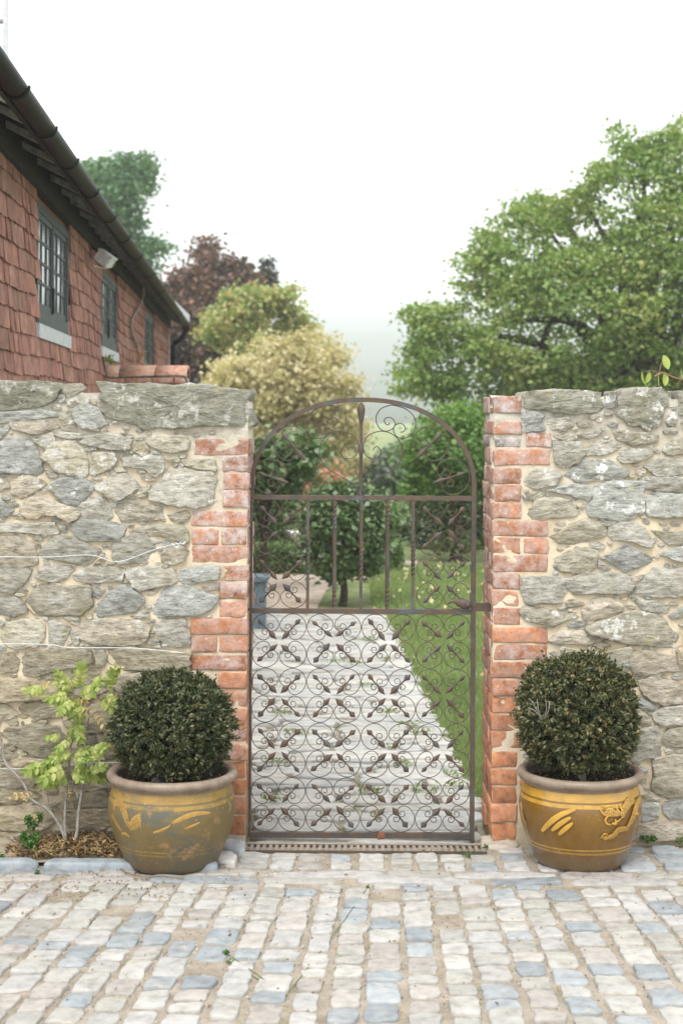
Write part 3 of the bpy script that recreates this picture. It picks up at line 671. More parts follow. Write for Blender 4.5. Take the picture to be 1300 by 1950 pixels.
def build_wall(root, side, stones, copings, bricks, x0, x1, face):
    """root at (xc,0,0)"""
    xc = root.location.x
    # mortar body: uneven front face and a plain core
    nx = int((x1 - x0) / .022); nz = 80; mb = MB(); ztop = 1.775 if side == 'L' else 1.77
    V = []; Fc = []
    for j in range(nz + 1):
        for i in range(nx + 1):
            x = x0 + (x1 - x0) * i / nx; z = -.05 + (ztop + .05) * j / nz
            y = .004 + .008 * n3((x, z, 0), 6) + .005 * n3((x, z, 2), 22)
            if abs(x - face) < .24: y = .001 + .005 * n3((x, z, 0), 14)
            V.append((x - xc, y, z))
    for j in range(nz):
        for i in range(nx): a = j*(nx+1)+i; Fc.append([a, a+1, a+nx+2, a+nx+1])
    mb.add(V, Fc)
    fx = face - (.005 if side == 'L' else -.005)
    bx0, bx1 = (x0, fx) if side == 'L' else (fx, x1)
    mb.box((bx0 - xc, .016, -.05), (bx1 - xc, THICK, ztop - .002))
    # rounded mortar cap
    V = []; Fc = []; nc = int((x1 - x0) / .03)
    for i in range(nc + 1):
        x = x0 + (x1 - x0) * i / nc
        for k in range(9):
            t = k / 8; y = -.003 + (THICK + .006) * t
            z = ztop - .03 + .042 * math.sin(math.pi * t) ** .6 + .012 * n3((x, y, 0), 7) + .006 * n3((x, y, 4), 25)
            V.append((x - xc, y, z))
    for i in range(nc):
        for k in range(8): a = i*9+k; Fc.append([a, a+9, a+10, a+1])
    mb.add(V, Fc)
    obj('mortar', mb.mesh('mortar', M['mortar']), root)
    occ = []
    pys = at(0, 0, 0)
    def topoly(q): return [((v := at(px, py, 0)).x, v.z) for px, py in q]
    for q in stones:
        P = topoly(q); zc_ = sum(p[1] for p in P) / len(P); occ.append(P)
        sz = max(p[0] for p in P) - min(p[0] for p in P)
        wall_stone(root, P, stone_tint(zc_, side), bulge=min(.021, .010 + sz * .04) * random.uniform(.7, 1.3), amp=.0036)
    for q in copings:
        P = topoly(q); occ.append(P)
        dk = .88 if side == 'L' else 1.0
        wall_stone(root, P, (.76*dk, .76*dk, .69*dk, .45 if side == 'L' else .75), back=.36, bulge=.028, amp=.0050, n=64, tilt=.02, name='coping_stone', grow=1.0)
    # bricks of the jamb, front and reveal
    for i, (ya, yb, xs) in enumerate(bricks):
        for k, (xa, xb) in enumerate(xs):
            pa = at(xa, yb, 0); pb = at(xb, ya, 0)
            t = i / len(bricks); corner = (k == len(xs) - 1) if side == 'L' else (k == 0 and xa < 960)
            col = Vector((.88, .82, .82)).lerp(Vector((1.14, .99, .80)), t ** .8) * random.uniform(.68, 1.12)
            if (side, ya) == ('R', 832): col = Vector((.40, .75, 1.15))
            al = max(.05, min(1, random.uniform(.85, 1.3) - t * 1.15)) if random.random() > .15 else .7
            xa_, xb_ = pa.x, pb.x
            if corner and side == 'L': xb_ = face + random.uniform(-.004, .004)
            if corner and side == 'R': xa_ = face + random.uniform(-.006, .006)
            depth = .215 if (xb - xa) < 70 else .105
            yf = -.004 + random.uniform(-.004, .003)
            block('brick', (xa_, yf, pa.z), (xb_, yf + depth if corner else .09, pb.z), 'brick', root, (*col, al), bev=.0045, amp=.005)
            occ.append([(xa_ - .004, pa.z - .004), (xb_ + .004, pa.z - .004), (xb_ + .004, pb.z + .004), (xa_ - .004, pb.z + .004)])
            if corner:
                yy = yf + depth + .01
                while yy < THICK - .05:
                    d2 = min(random.choice([.105, .215]), THICK - yy)
                    if THICK - yy - d2 < .06: d2 = THICK - yy
                    xr_ = face + random.uniform(-.005, .004)
                    c2 = (*(col * random.uniform(.85, 1.15)), min(1, al + .25))
                    a, b = ((xr_ - .10, yy, pa.z), (xr_, yy + d2, pb.z)) if side == 'L' else ((xr_, yy, pa.z), (xr_ + .10, yy + d2, pb.z))
                    block('brick', a, b, 'brick', root, c2, bev=.0045, amp=.005, cuts=1); yy += d2 + .01
    # small stones packed into the gaps
    gx = np.arange(x0, x1, .008); gz = np.arange(0.0, ztop - .02, .008)
    GX, GZ = np.meshgrid(gx, gz); O = np.zeros(GX.shape, bool)
    for P in occ:
        c = np.mean(P, axis=0); Q = [(c[0] + (p[0]-c[0]) * 1.07 , c[1] + (p[1]-c[1]) * 1.07) for p in P]
        O |= in_poly(GX, GZ, Q)
    O |= np.abs(GX - face) < .115
    for size, tries in ((.16, 500), (.11, 700), (.075, 900), (.05, 1800), (.034, 3200), (.024, 2600)):
        for _ in range(tries):
            wx = size * random.uniform(.8, 1.5); wz = size * random.uniform(.42, .75)
            cx_ = random.uniform(x0, x1); cz_ = random.uniform(.02, ztop - .03)
            m_ = (((GX - cx_) / (wx * .53)) ** 2 + ((GZ - cz_) / (wz * .56)) ** 2) < 1
            if not m_.any() or (O & m_).any(): continue
            if cx_ - wx*.5 < x0 or cx_ + wx*.5 > x1: continue
            O |= m_; k = random.choice([6, 7, 8]); ph = random.uniform(0, 6)
            rot = random.uniform(-.25, .25); P = []
            for i in range(k):
                th = ph + 2*math.pi*i/k + random.uniform(-.2, .2); r_ = random.uniform(.85, 1.05) / max(abs(math.cos(th)), abs(math.sin(th))) ** .35
                a, b = math.cos(th)*r_*wx*.47, math.sin(th)*r_*wz*.5
                P.append((cx_ + a*math.cos(rot) - b*math.sin(rot), cz_ + a*math.sin(rot) + b*math.cos(rot)))
            wall_stone(root, P, stone_tint(cz_, side), bulge=.006 + size * .06, amp=.004, n=24 if size > .06 else 16, grow=1.0)

lw = thing('stone_wall', 'lichened rubble stone wall with two wires strung along its face', 'garden wall', (-1.2, 0, 0))
build_wall(lw, 'L', LS, L_COP, LB, -1.60, XL - .002, XL)
rw = thing('stone_wall', 'rubble stone wall with white lichen patches and the iron latch bar in its jamb', 'garden wall', (1.4, 0, 0))
build_wall(rw, 'R', RS, R_COP, RB, XR + .002, 2.3, XR)
# footing under the right jamb
ground_stone(yard, [(.56, -.06), (.70, -.07), (.71, .1), (.57, .12)], (.42, .37, .30, 1), z=.002, bulge=.012)

# training wires on the left wall
def wire(label, pts, r=.0018):
    mb = MB(); P = [at(px, py, yy) for px, py, yy in pts]; mb.tube(smooth_path(P, 5), r, 6)
    o = thing('training_wire', label, 'wire', P[-1], 0, 'wires strung along the left wall')
    obj('strand', mb.mesh('strand', M['wire']), o, -P[-1])
    return o, P[-1]
wo_, pe = wire('upper slack training wire with a twisted end near the bricks', [(-120,1058,-.035),(80,1061,-.035),(172,1057,-.036),(224,1070,-.036),(290,1048,-.036),(325,1038,-.034),(352,1034,-.03)])
mb = MB()
tw = [at(326 + k*1.5, 1038 - k*.25, -.034) + Vector((0, math.cos(k*1.2)*.004, math.sin(k*1.2)*.005)) for k in range(20)]
mb.tube(tw, .0022, 6); q = at(352, 1034, 0); mb.tube([q + Vector((0, -.05, 0)), q + Vector((0, .02, 0))], .004, 8)
obj('twisted_end', mb.mesh('twisted_end', M['wire']), wo_, -pe)
wo_, pe = wire('middle training wire running straight to the brick jamb', [(-120,1226,-.03),(80,1227,-.033),(130,1233,-.034),(240,1234,-.034),(300,1238,-.034),(352,1244,-.03)], .0018)
wo_, pe = wire('lowest training wire behind the wisteria stems', [(-120,1462,-.034),(60,1463,-.034),(160,1454,-.034),(230,1452,-.034)], .0018)

# climbing sprig on top of the right wall
def single_leaf(L=1.0, W=.55, curl=.12):
    V = []; Fc = []; n = 5
    for i in range(n + 1):
        t = i / n; wv = W * .5 * math.sin(math.pi * min(1, t * .95 + .03)) ** .8; z = -curl * t * t
        V += [(L * t, -wv, z + wv * .3), (L * t, 0, z), (L * t, wv, z + wv * .3)]
    for i in range(n):
        a = i * 3; Fc += [[a, a+3, a+4, a+1], [a+1, a+4, a+5, a+2]]
    return V, Fc
sprig = thing('climber_sprig', 'thin reddish climber sprig with hanging green leaves on the right coping', 'climbing plant', at(1283, 738, .1))
mb = MB(); base = at(1283, 738, .1)
mb.tube(smooth_path([at(1283,738,.1), at(1300,722,.05), at(1330,715,.05)], 5), .0022, 6)
mb.tube(smooth_path([at(1330,716,.05), at(1300,722,.04), at(1280,718,.03), at(1262,710,.02), at(1245,717,.01)], 5), [.0028]*21, 6)
mb.tube(smooth_path([at(1254,712,.015), at(1256,700,.02), at(1259,690,.03)], 4), .0015, 6)
mb.tube(smooth_path([at(1254,712,.015), at(1240,706,.02), at(1228,708,.03)], 4), .0015, 6)
obj('stem', mb.mesh('stem', mk_simple('red_stem', (.20, .09, .06), (.32, .18, .12), 40)), sprig, -base)
V, Fc = single_leaf(); lm = mesh_py('leaf', V, Fc, M['wist'])
for (a, b, L_) in (((1222,706),(1226,732),.062),((1236,708),(1230,730),.05),((1254,712),(1252,735),.055),((1264,710),(1267,734),.055),((1262,676),(1272,702),.062),((1296,702),(1298,716),.05)):
    p = at(*a, .03); d = (at(*b, .02) - p).normalized()
    q = d.to_track_quat('X', 'Z'); o = obj('leaf', lm, sprig, p - base, scale=(L_, L_ * .95, L_)); o.rotation_euler = (q @ Vector((1,0,0)).rotation_difference(Vector((1,0,0)))).to_euler()
    o.rotation_euler.rotate_axis('X', random.choice([-1, 1]) * R(90 + random.uniform(-30, 30)))

# ================================================================== IRON GATE
GY = .12
gl_, gr_ = at(478, 1164, GY).x, at(900.5, 1164, GY).x
zt, zm, zb = at(690, 948, GY).z, at(690, 1164, GY).z, at(690, 1590, GY).z
gate = thing('iron_gate', 'rusty wrought iron arched gate filled with scrolls and leaf spearheads', 'gate', (gl_, GY, 0))
GO = Vector((gl_, GY, 0))
def gpart(name, mb, parent=None, smooth=False):
    return obj(name, mb.mesh(name, M['iron'], smooth), parent or gate)
def gp_(px, py, dy=0.0): v = at(px, py, GY); return Vector((v.x - gl_, dy, v.z))
mb = MB(); wz = .0105
W_ = gr_ - gl_
gpart('top_rail', MB().box((0, -.008, zt - .009), (W_ - .006, .010, zt + .009)))
gpart('middle_rail', MB().box((0, -.008, zm - .010), (W_ - .006, .010, zm + .010)))
gpart('bottom_rail', MB().box((0, -.010, zb - .011), (W_ - .010, .010, zb + .011)))
gpart('hinge_stile', MB().box((-.006, -.007, zb - .01), (.004, .008, zt + .01)))
# latch stile running into the arch as one flat bar
sx = W_
arch = []
zsp = at(690, 925, GY).z; ztop_ = at(690, 757, GY).z - .009
cxa = at(692, 760, GY).x - gl_; rx = sx - cxa
arch.append((sx, at(900, 1602, GY).z)); arch.append((sx, zsp * .5))
arch.append((sx, zsp))
for k in range(1, 41):
    th = math.pi * k / 40
    c_, s_ = math.cos(th), math.sin(th)
    arch.append((cxa + rx * math.copysign(abs(c_) ** .92, c_), zsp + (ztop_ - zsp) * s_ ** .95))
arch.append((cxa - rx, zt))
V = []; Fc = []; hw = .0092
for i, (a, b) in enumerate(arch):
    p = Vector(arch[max(i-1, 0)]); q = Vector(arch[min(i+1, len(arch)-1)]); t = (q - p).normalized(); nn = Vector((-t.y, t.x))
    for (s_, yy) in ((-hw, -.009), (hw, -.009), (hw, .011), (-hw, .011)): V.append((a + nn.x * s_, yy, b + nn.y * s_))
for i in range(len(arch) - 1):
    for k in range(4): Fc.append([i*4+k, (i+1)*4+k, (i+1)*4+(k+1) % 4, i*4+(k+1) % 4])
n_ = (len(arch) - 1) * 4; Fc += [[0, 1, 2, 3], [n_+3, n_+2, n_+1, n_]]
gpart('arch_and_stile', MB().add(V, Fc))

# one scroll, and one double spearhead, as shared meshes (unit radius; x = leaf axis, z up)
half = [(-1,0),(-.92,.38),(-.707,.707),(-.38,.92),(0,1),(.30,.97),(.56,.83),(.70,.62),(.72,.42),(.64,.18),(.50,.06),(.32,.02),(.14,.08),(.03,.22),(.04,.38),(.16,.50),(.31,.49),(.42,.38),(.41,.25),(.32,.18),(.24,.20)]
def scroll_mesh(r):
    pts = [(u, 0, v) for u, v in half]; full = [(u, 0, -v) for u, v in half[:0:-1]] + pts
    P = smooth_path(full, 3); mb = MB(); m = len(P)
    mb.tube(P, r, 6, squash=1.5); return mb.mesh('scroll', M['iron'])
def spear_mesh(w=1.0):
    mb = MB(); V = []; Fc = []
    prof = [(-.86, .0), (-.72, .06), (-.57, .14), (-.44, .125), (-.30, .06), (-.20, .040), (.05, .038), (.35, .042), (.45, .06), (.62, .125), (.80, .15), (.93, .11), (1.08, .055), (1.25, .0)]
    for (u, h) in prof:
        h *= w; V += [(u, -.035 - h * .22, 0), (u, 0, max(h, .002)), (u, .05, 0), (u, 0, -max(h, .002))]
    for i in range(len(prof) - 1):
        for k in range(4): Fc.append([i*4+k, i*4+(k+1) % 4, (i+1)*4+(k+1) % 4, (i+1)*4+k])
    return mb.add(V, Fc).mesh('spearhead', M['iron'], False)
SC = scroll_mesh(.032); SP = [spear_mesh(w_) for w_ in (1.35, 1.5, 1.65)]
def scroll(cx_, cz_, rad, ang, leaf=True, lw_=1.0):
    """ang: direction of the leaf's inner end in the gate's plane"""
    o = obj('scroll', SC, gate, (cx_, 0, cz_), (0, -(ang + random.uniform(-.06, .06)), 0), (rad, .055, rad * random.uniform(.98, 1.02)))
    if leaf:
        obj('spearhead', random.choice(SP), o, (0, -.18, 0), (0, random.uniform(-.10, .10), 0), (random.uniform(.92, 1.04), 1, random.uniform(.85, 1.1) * lw_))
    return o
def motif(x0, z0, d):
    """2 x 2 circles, lower left corner x0,z0, circle size d"""
    for i in (0, 1):
        for j in (0, 1):
            a = math.atan2(1 if j == 0 else -1, 1 if i == 0 else -1)
            scroll(x0 + d*(i+.5), z0 + d*(j+.5), d*.485, a)
x_in0, x_in1 = .004, W_ - .0095
d = (x_in1 - x_in0) / 8; dz = (zm - .010 - zb - .011) / 8
for i in range(4):
    for j in range(4): motif(x_in0 + 2*d*i, zb + .011 + 2*dz*j, (d + dz) / 2)
d2 = (zt - .009 - zm - .010) / 4
for k, xa in enumerate((at(484, 1060, GY).x - gl_ - .004, W_ - .0105 - 2*d2)):
    for j in range(2): motif(xa, zm + .010 + 2*d2*j, d2)
# upright bars, each twisted in one or two places
def bar(px, twists, top=None, tip=False):
    x = at(px, 1060, GY).x - gl_; zs = np.linspace(zm + .010, (top or (zt - .009)), 90); V = []; Fc = []; ang = 0.0
    for i, z in enumerate(zs):
        if any(a < z < b for a, b in twists): ang += R(24)
        for k in range(4):
            th = ang + R(45) + k * R(90); V.append((x + math.cos(th) * .0088, math.sin(th) * .0088, z))
    for i in range(len(zs) - 1):
        for k in range(4): Fc.append([i*4+k, i*4+(k+1) % 4, (i+1)*4+(k+1) % 4, (i+1)*4+k])
    gpart('upright_bar', MB().add(V, Fc))
zz = lambda py: at(690, py, GY).z
A_ = [(zz(1095), zz(1025))]; B_ = [(zz(1010), zz(957)), (zz(1155), zz(1118))]; M_ = [(zz(1098), zz(1035))]
for px, tws in ((586, A_), (636.5, B_), (687, M_), (737, B_), (786, A_)): bar(px, tws)
# centre spear of the arch
xs = at(687, 860, GY).x - gl_; prof = [(.0070, zz(944)), (.0070, zz(866)), (.010, zz(862)), (.0105, zz(852)), (.0065, zz(846)), (.0058, zz(812)), (.0085, zz(802)), (.0150, zz(786)), (.0160, zz(778)), (.0120, zz(772)), (.004, zz(768)), (.0005, zz(766))]
gpart('centre_spear', MB().lathe(prof, 12, (xs, 0, 0)), smooth=True)
# heart and S scrolls of the arch: right side traced, left side mirrored
hz = lambda pts: [(680 + a/5.2, 750 + b/5.2) for a, b in pts]
heart = hz([(163,560),(165,535),(200,522),(232,570),(215,625),(160,643),(100,620),(66,570),(62,500),(85,440),(130,400),(190,377),(250,370),(340,395),(420,470),(447,570),(420,670),(340,755),(220,825),(120,885),(75,950),(58,1010)])
esc = hz([(318,285),(312,304),(292,306),(272,285),(272,250),(310,233),(352,250),(374,295),(350,345),(280,370),(215,335),(184,240),(225,155),(300,120),(360,113),(480,150),(560,225),(577,310),(545,400),(480,437),(405,432),(362,380),(368,320),(420,291),(462,312),(474,350),(455,375),(425,378)])
for mir in (1, -1):
    for pts in (heart, esc):
        P = [gp_(687 + (px - 687) * mir, py) for px, py in pts]
        gpart('arch_scroll', MB().tube(smooth_path(P, 4), .0024, 6, squash=1.3), smooth=True)
    for (cxp, cyp, rp, a) in ((680 + 727/5.2, 750 + 493/5.2, 34.0, (-.68, -.74)), (680 + 938/5.2, 750 + 820/5.2, 33.5, (-.92, -.38))):
        c = gp_(687 + (cxp - 687) * mir, cyp); ang = math.atan2(a[1], a[0] * mir)
        scroll(c.x, c.z, rp * 6.37 / 3000, ang, True, .75)
# thumb latch: curled bird-head lever on a round boss
q = gp_(886, 1151)
mb = MB(); V = []; Fc = []
lev = [(0.024, .0, .004), (.016, .002, .019), (.0, .002, .021), (-.02, .006, .016), (-.038, .012, .008), (-.052, .013, .0035), (-.066, .010, .003), (-.071, .004, .003)]
mb.tube(smooth_path([q + Vector((a, -.018, b)) for a, b, r_ in lev], 3), [lev[min(i // 3, 7)][2] * .9 + .002 for i in range(22)], 10, squash=.55)
gpart('latch_lever', mb, smooth=True)
gpart('latch_boss', MB().tube([q + Vector((.008, -.034, 0)), q + Vector((.008, -.030, 0)), q + Vector((.008, .0, 0))], [.004, .012, .013], 14), smooth=True)
# latch keep bar built into the right jamb
keep = thing('latch_bar', 'flat iron keep bar bridging the gate and the right brick jamb', 'latch bar', (XR, GY, 0))
k0, k1 = at(903, 1164, GY), at(925, 1148, GY)
obj('bar', MB().box((gr_ + .011 - XR, -.006, k0.z), (.05, .006, k1.z)).mesh('bar', M['iron'], False), keep)
for py in (1005, 1160, 1228, 1238, 1500):
    v = gp_(477.5, py); gpart('hinge_pin', MB().tube([v + Vector((-.010, -.004, 0)), v + Vector((.006, -.004, 0))], .0045, 8), smooth=True)
# channel drain in front of the threshold
drain = thing('channel_drain', 'slotted metal drain grate across the foot of the gate', 'drain', (.1, -.085, 0))
obj('frame', MB().box((-.475, -.046, -.012), (.475, -.038, .006)).box((-.475, .042, -.012), (.475, .050, .006)).mesh('frame', M['iron'], False), drain)
obj('channel', MB().box((-.475, -.038, -.02), (.475, .042, -.0105)).mesh('channel', M['soil'], False), drain)
bmsh = MB().box((-.0065, -.038, -.008), (.0065, .042, .0055)).mesh('bar', M['rim'], False)
for k in range(39): obj('bar', bmsh, drain, (-.465 + k * .0244, 0, 0))

# ================================================================== POTS WITH CLIPPED YEW BALLS
PP = [(.165,0),(.172,.006),(.180,.02),(.190,.045),(.204,.078),(.219,.115),(.231,.155),(.2375,.19),(.239,.215),(.236,.245),(.230,.272),(.224,.292),(.221,.303),(.223,.309),(.231,.314),(.240,.320),(.2455,.328),(.2465,.337),(.243,.345),(.235,.350),(.224,.351),(.214,.347),(.208,.338),(.207,.32),(.21,.28)]
def pot_r(z):
    for (r0, z0), (r1, z1) in zip(PP[:13], PP[1:13]):
        if z0 <= z <= z1: return r0 + (r1 - r0) * (z - z0) / max(1e-6, z1 - z0)
    return .22
BANDS = [(.071,.079),(.086,.093),(.249,.263),(.2715,.301)]
def px_on_pot(px, py, c):
    """where the sight line of a traced pixel meets the pot"""
    p0 = at(px, py, CAMY + 1) ; d = (p0 - Vector((0, CAMY, CAMZ)))
    for k in range(2600):
        t = 5.3 + k * .0004; p = Vector((0, CAMY, CAMZ)) + d * t; q = p - c
        if 0 <= q.z <= .30 and math.hypot(q.x, q.y) <= pot_r(q.z):
            return math.atan2(q.y, q.x), q.z
    return None
def stroke(mb, pts, wd, c, taper=True, off=.0012):
    """painted stroke laid on the pot's curved side"""
    A_ = [px_on_pot(px, py, c) for px, py in pts]; A_ = [a for a in A_ if a]
    if len(A_) < 2: return
    P = smooth_path([(a * .235, z, 0) for a, z in A_], 5); n = len(P); V = []; Fc = []
    for i, p in enumerate(P):
        t = (P[min(i+1, n-1)] - P[max(i-1, 0)]).normalized(); nn = Vector((-t.y, t.x, 0))
        s_ = i / (n - 1); h = wd * .5 * ((math.sin(math.pi * min(1, s_ * .86 + .10)) ** .6) if taper else 1)
        for sg in (-1, -.33, .33, 1):
            q = p + nn * h * sg; z = min(max(q.y, .005), .298); a = q.x / .235; r_ = pot_r(z) + off * (1 if abs(sg) < .9 else .15)
            V.append((math.cos(a) * r_, math.sin(a) * r_, z))
    for i in range(n - 1):
        for k in range(3): a = i*4+k; Fc.append([a, a+1, a+5, a+4])
    mb.add(V, Fc)
def mk_slip(name, col, scales):
    t = NT(name); p = t.pos()
    c = t.ramp(t.noise(p, 40, 5), [(.3, tuple(x * .72 for x in col)), (.65, col)])
    if scales:
        v = t.voro(p, 120, 'DISTANCE_TO_EDGE'); c = t.mix(t.step(v, .04, .13), (.20, .11, .02), c)
        t.bump(v, .3, .004)
    t.base(c, .45, .4); return t.m
def make_pot(label, px, r_scale, pm, front_py, decals, slips, h=1.0):
    base = ground_at(px, front_py, 0); c = Vector((base.x * (1 + .165 / (base.y - CAMY)), base.y + .165, .004))
    root = thing('plant_pot', label, 'plant pot', c, 0, 'glazed pots beside the gate')
    body = [(r * r_scale, z * h) for r, z in PP]
    obj('body', MB().lathe([(0.0005, .0005)] + body[:13], 72).mesh('body', pm), root)
    obj('rim', MB().lathe(body[12:], 72).mesh('rim', M['rim']), root)
    so = grid('soil', -.215, .215, -.215, .215, 40, 40, lambda x, y: .298 + .012 * n3((x, y, 0), 22) + .008 * n3((x, y, 1), 60), M['soil'])
    bm = bmesh.new(); bm.from_mesh(so); bmesh.ops.delete(bm, geom=[v for v in bm.verts if math.hypot(v.co.x, v.co.y) > .2095], context='VERTS'); bm.to_mesh(so); bm.free()
    obj('soil', so, root)
    a_ = rng.uniform(0, 6.28, 420); rr = .195 * np.sqrt(rng.uniform(0, 1, 420))
    tag(obj('litter', leaf_mesh('litter', np.stack([np.cos(a_)*rr, np.sin(a_)*rr, .315 + rng.uniform(-.004, .012, 420)], 1), .016, M['litter'], .8, .35), root), kind='stuff')
    for k, (sl, strokes) in enumerate(decals):
        for wd, taper, pts in strokes:
            mb = MB(); stroke(mb, pts, wd, c, taper, .0006 + .0003 * k)
            if mb.V: obj('painted_stroke', mb.mesh('painted_stroke', slips[sl]), root)
    return root, c
zp = lambda ox, oy, pts: [(ox + a / 5, oy + b / 5) for a, b in pts]
def yew_ball(label, c, rx_, ry_, rz_, zc_, lump, boxy, seed, trunk, taper=.0):
    root = thing('yew_ball', label, 'topiary', (c.x, c.y, .30), 0, 'clipped yew balls in the pots')
    g = np.random.default_rng(seed); n = 3200
    v = g.normal(size=(n, 3)); v /= np.linalg.norm(v, axis=1)[:, None]
    k = (np.sum(np.abs(v) ** boxy, axis=1)) ** (-1 / boxy)
    lum = np.array([mnoise.noise(Vector(a) * 2.6 + Vector((seed, 0, 0))) + .8 * mnoise.noise(Vector(a) * 6.5 + Vector((0, seed, 0))) + .6 * mnoise.noise(Vector(a) * 15 + Vector((0, seed, 4))) for a in v])
    k = k * (1 - taper * v[:, 2])
    start = k * (1 + lump * lum) * (1 - .26 * g.uniform(0, 1, n) ** 1.6)
    lngth = g.uniform(.02, .10, n); lngth[g.uniform(0, 1, n) < .02] *= 2.0
    sdir = v + g.normal(size=(n, 3)) * .45 + np.array([0, 0, .25])
    per = 17; tt_ = g.uniform(0, 1, (n, per, 1))
    P = (v * start[:, None])[:, None, :] + sdir[:, None, :] * lngth[:, None, None] * tt_ + g.normal(size=(n, per, 3)) * .018
    P = P.reshape(-1, 3) * np.array([rx_, ry_, rz_])
    P[:, 2] = np.where(P[:, 2] < -rz_ * .80, -rz_ * .80 + g.uniform(-.02, .03, len(P)), P[:, 2])
    P[:, 2] += zc_ - .30
    dirs = np.repeat(sdir, per, axis=0)
    obj('crown', leaf_mesh('crown', P, .0175, M['yew' if seed == 3 else 'yewfleck'], .3, .40, .1, dirs=dirs), root)
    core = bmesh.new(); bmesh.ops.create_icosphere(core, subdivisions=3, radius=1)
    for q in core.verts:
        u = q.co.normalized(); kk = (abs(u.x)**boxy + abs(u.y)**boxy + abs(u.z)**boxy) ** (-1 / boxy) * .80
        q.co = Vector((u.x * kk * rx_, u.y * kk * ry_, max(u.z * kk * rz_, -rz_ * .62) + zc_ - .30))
    me = bpy.data.meshes.new('shade_core'); core.to_mesh(me); core.free(); me.materials.append(M['yewcore']); obj('shade_core', me, root)
    mb = MB()
    for pts, r_ in trunk: mb.tube(smooth_path([Vector(p) for p in pts], 4), r_, 9)
    obj('trunk', mb.mesh('trunk', M['bark']), root)
    return root
M['yewcore'] = mk_simple('yew_shade', (.010, .014, .008), (.028, .032, .015), 60, .95, .05, bump=1.0, bs=90, bd=.02)  # near-black colour of the solid core, standing in for shade between leaves
potL = mk_pot('weathered_olive_glaze', (.105, .075, .022), (.17, .120, .042), (.31, .19, .036), (.12, .085, .045), 1.0, BANDS)
potR = mk_pot('amber_glaze', (.125, .058, .006), (.185, .092, .010), (.46, .26, .032), (.13, .085, .04), .10, BANDS)
slL = [mk_slip('ochre_slip', (.40, .24, .055), False), mk_slip('ochre_scales', (.38, .24, .07), True)]
slR = [mk_slip('amber_slip', (.52, .30, .045), False), mk_slip('amber_scales', (.46, .27, .06), True)]
decL = [(1, [(.030, True, zp(200,1430,[(85,560),(95,500),(140,490),(180,570),(215,680),(250,735)])), (.020, True, zp(200,1430,[(70,600),(110,690),(160,760)])), (.020, True, zp(200,1430,[(230,735),(280,670),(335,610)])), (.016, True, zp(200,1430,[(240,745),(300,720),(345,650)]))]),
        (0, [(.006, True, zp(200,1430,[(235,700),(270,640),(345,590)]))] + [(.005, True, zp(200,1430,[(300 + k*8, 640 + k*14), (350 - k*2, 612 + k*26)])) for k in range(6)] +
            [(.013, True, zp(200,1430,[(160,790),(195,790),(235,820)])), (.018, True, zp(200,1430,[(640,690),(760,630),(880,595),(1000,590)])), (.010, True, zp(200,1430,[(460,780),(540,755),(620,715)])), (.010, True, zp(200,1430,[(760,745),(830,715),(905,680)])), (.007, True, zp(200,1430,[(1170,470),(1195,530),(1180,580)]))])]
decR = [(0, [(.021, True, zp(980,1430,[(255,765),(340,675),(440,605),(575,555)])), (.018, True, zp(980,1430,[(350,760),(440,685),(530,632)])), (.017, True, zp(980,1430,[(415,800),(480,740),(550,684)])), (.012, False, zp(980,1430,[(52,490),(62,540),(60,570)]))]),
        (1, [(.034, True, zp(980,1430,[(1130,470),(1090,480),(1040,560),(1020,640)])), (.032, True, zp(980,1430,[(1195,450),(1160,520),(1120,640),(1060,740)])), (.024, True, zp(980,1430,[(1080,740),(990,750),(930,810),(830,830)])), (.018, True, zp(980,1430,[(60,570),(75,640),(100,700)])), (.026, True, zp(980,1430,[(840,600),(920,590),(1010,600)]))]),
        (0, [(.008, True, zp(980,1430,[(815,520),(860,530),(930,515)])), (.007, True, zp(980,1430,[(810,560),(840,600),(870,610)])), (.007, True, zp(980,1430,[(900,610),(860,650),(870,690),(915,708)])), (.010, True, zp(980,1430,[(920,690),(960,690),(950,650)])),
             (.006, True, zp(980,1430,[(860,560),(910,550),(950,580)])), (.006, True, zp(980,1430,[(960,520),(975,560),(1000,580)])), (.006, True, zp(980,1430,[(1000,500),(1010,550),(1040,570)])), (.006, True, zp(980,1430,[(1010,640),(980,670),(950,660)])), (.010, True, zp(980,1430,[(1140,600),(1160,595),(1175,605)])),
             (.006, True, zp(980,1430,[(815,830),(850,790),(880,800)])), (.006, True, zp(980,1430,[(850,850),(890,820),(930,800)]))])]
pl, cl = make_pot('weathered olive and terracotta stained pot beside the left brick jamb', 327, 1.0, potL, 1668, decL, slL)
pr, cr = make_pot('shiny amber glazed pot with a yellow dragon beside the right brick jamb', 1103, .975, potR, 1664, decR, slR)
yew_ball('dark domed yew ball in the weathered left pot', cl + Vector((.0, 0, 0)), .216, .205, .205, .532, .085, 2.0, 3,
         [([(-.055,-.05,0),(-.045,-.045,.06),(.0,0,.16)], [.024,.022,.02,.018,.016,.016,.015,.015,.014]), ([(-.055,-.05,.006),(-.09,-.07,.004)], [.018]*4 + [.01]), ([(-.03,-.05,.006),(.0,-.07,.002)], [.016]*4 + [.01])], .12)
yw = yew_ball('boxy yew ball flecked with brown in the amber right pot', cr + Vector((-.01, 0, 0)), .215, .205, .215, .553, .10, 2.6, 8,
         [([(.02,-.02,0),(.01,-.01,.08),(.0,0,.16)], .014)])
mb = MB()
for pts in ([(1018,1340),(1012,1335),(1006,1330)], [(1030,1370),(1020,1350),(1012,1335)], [(1032,1370),(1024,1350),(1022,1332)], [(1036,1368),(1040,1350),(1038,1330)], [(1038,1368),(1044,1352),(1046,1335)], [(1030,1368),(1016,1352),(1004,1348)]):
    yv = cr.y - .222
    mb.tube([at(*p, yv + random.uniform(-.012, .004)) - yw.location for p in pts], [.0022, .0016, .0010], 5)
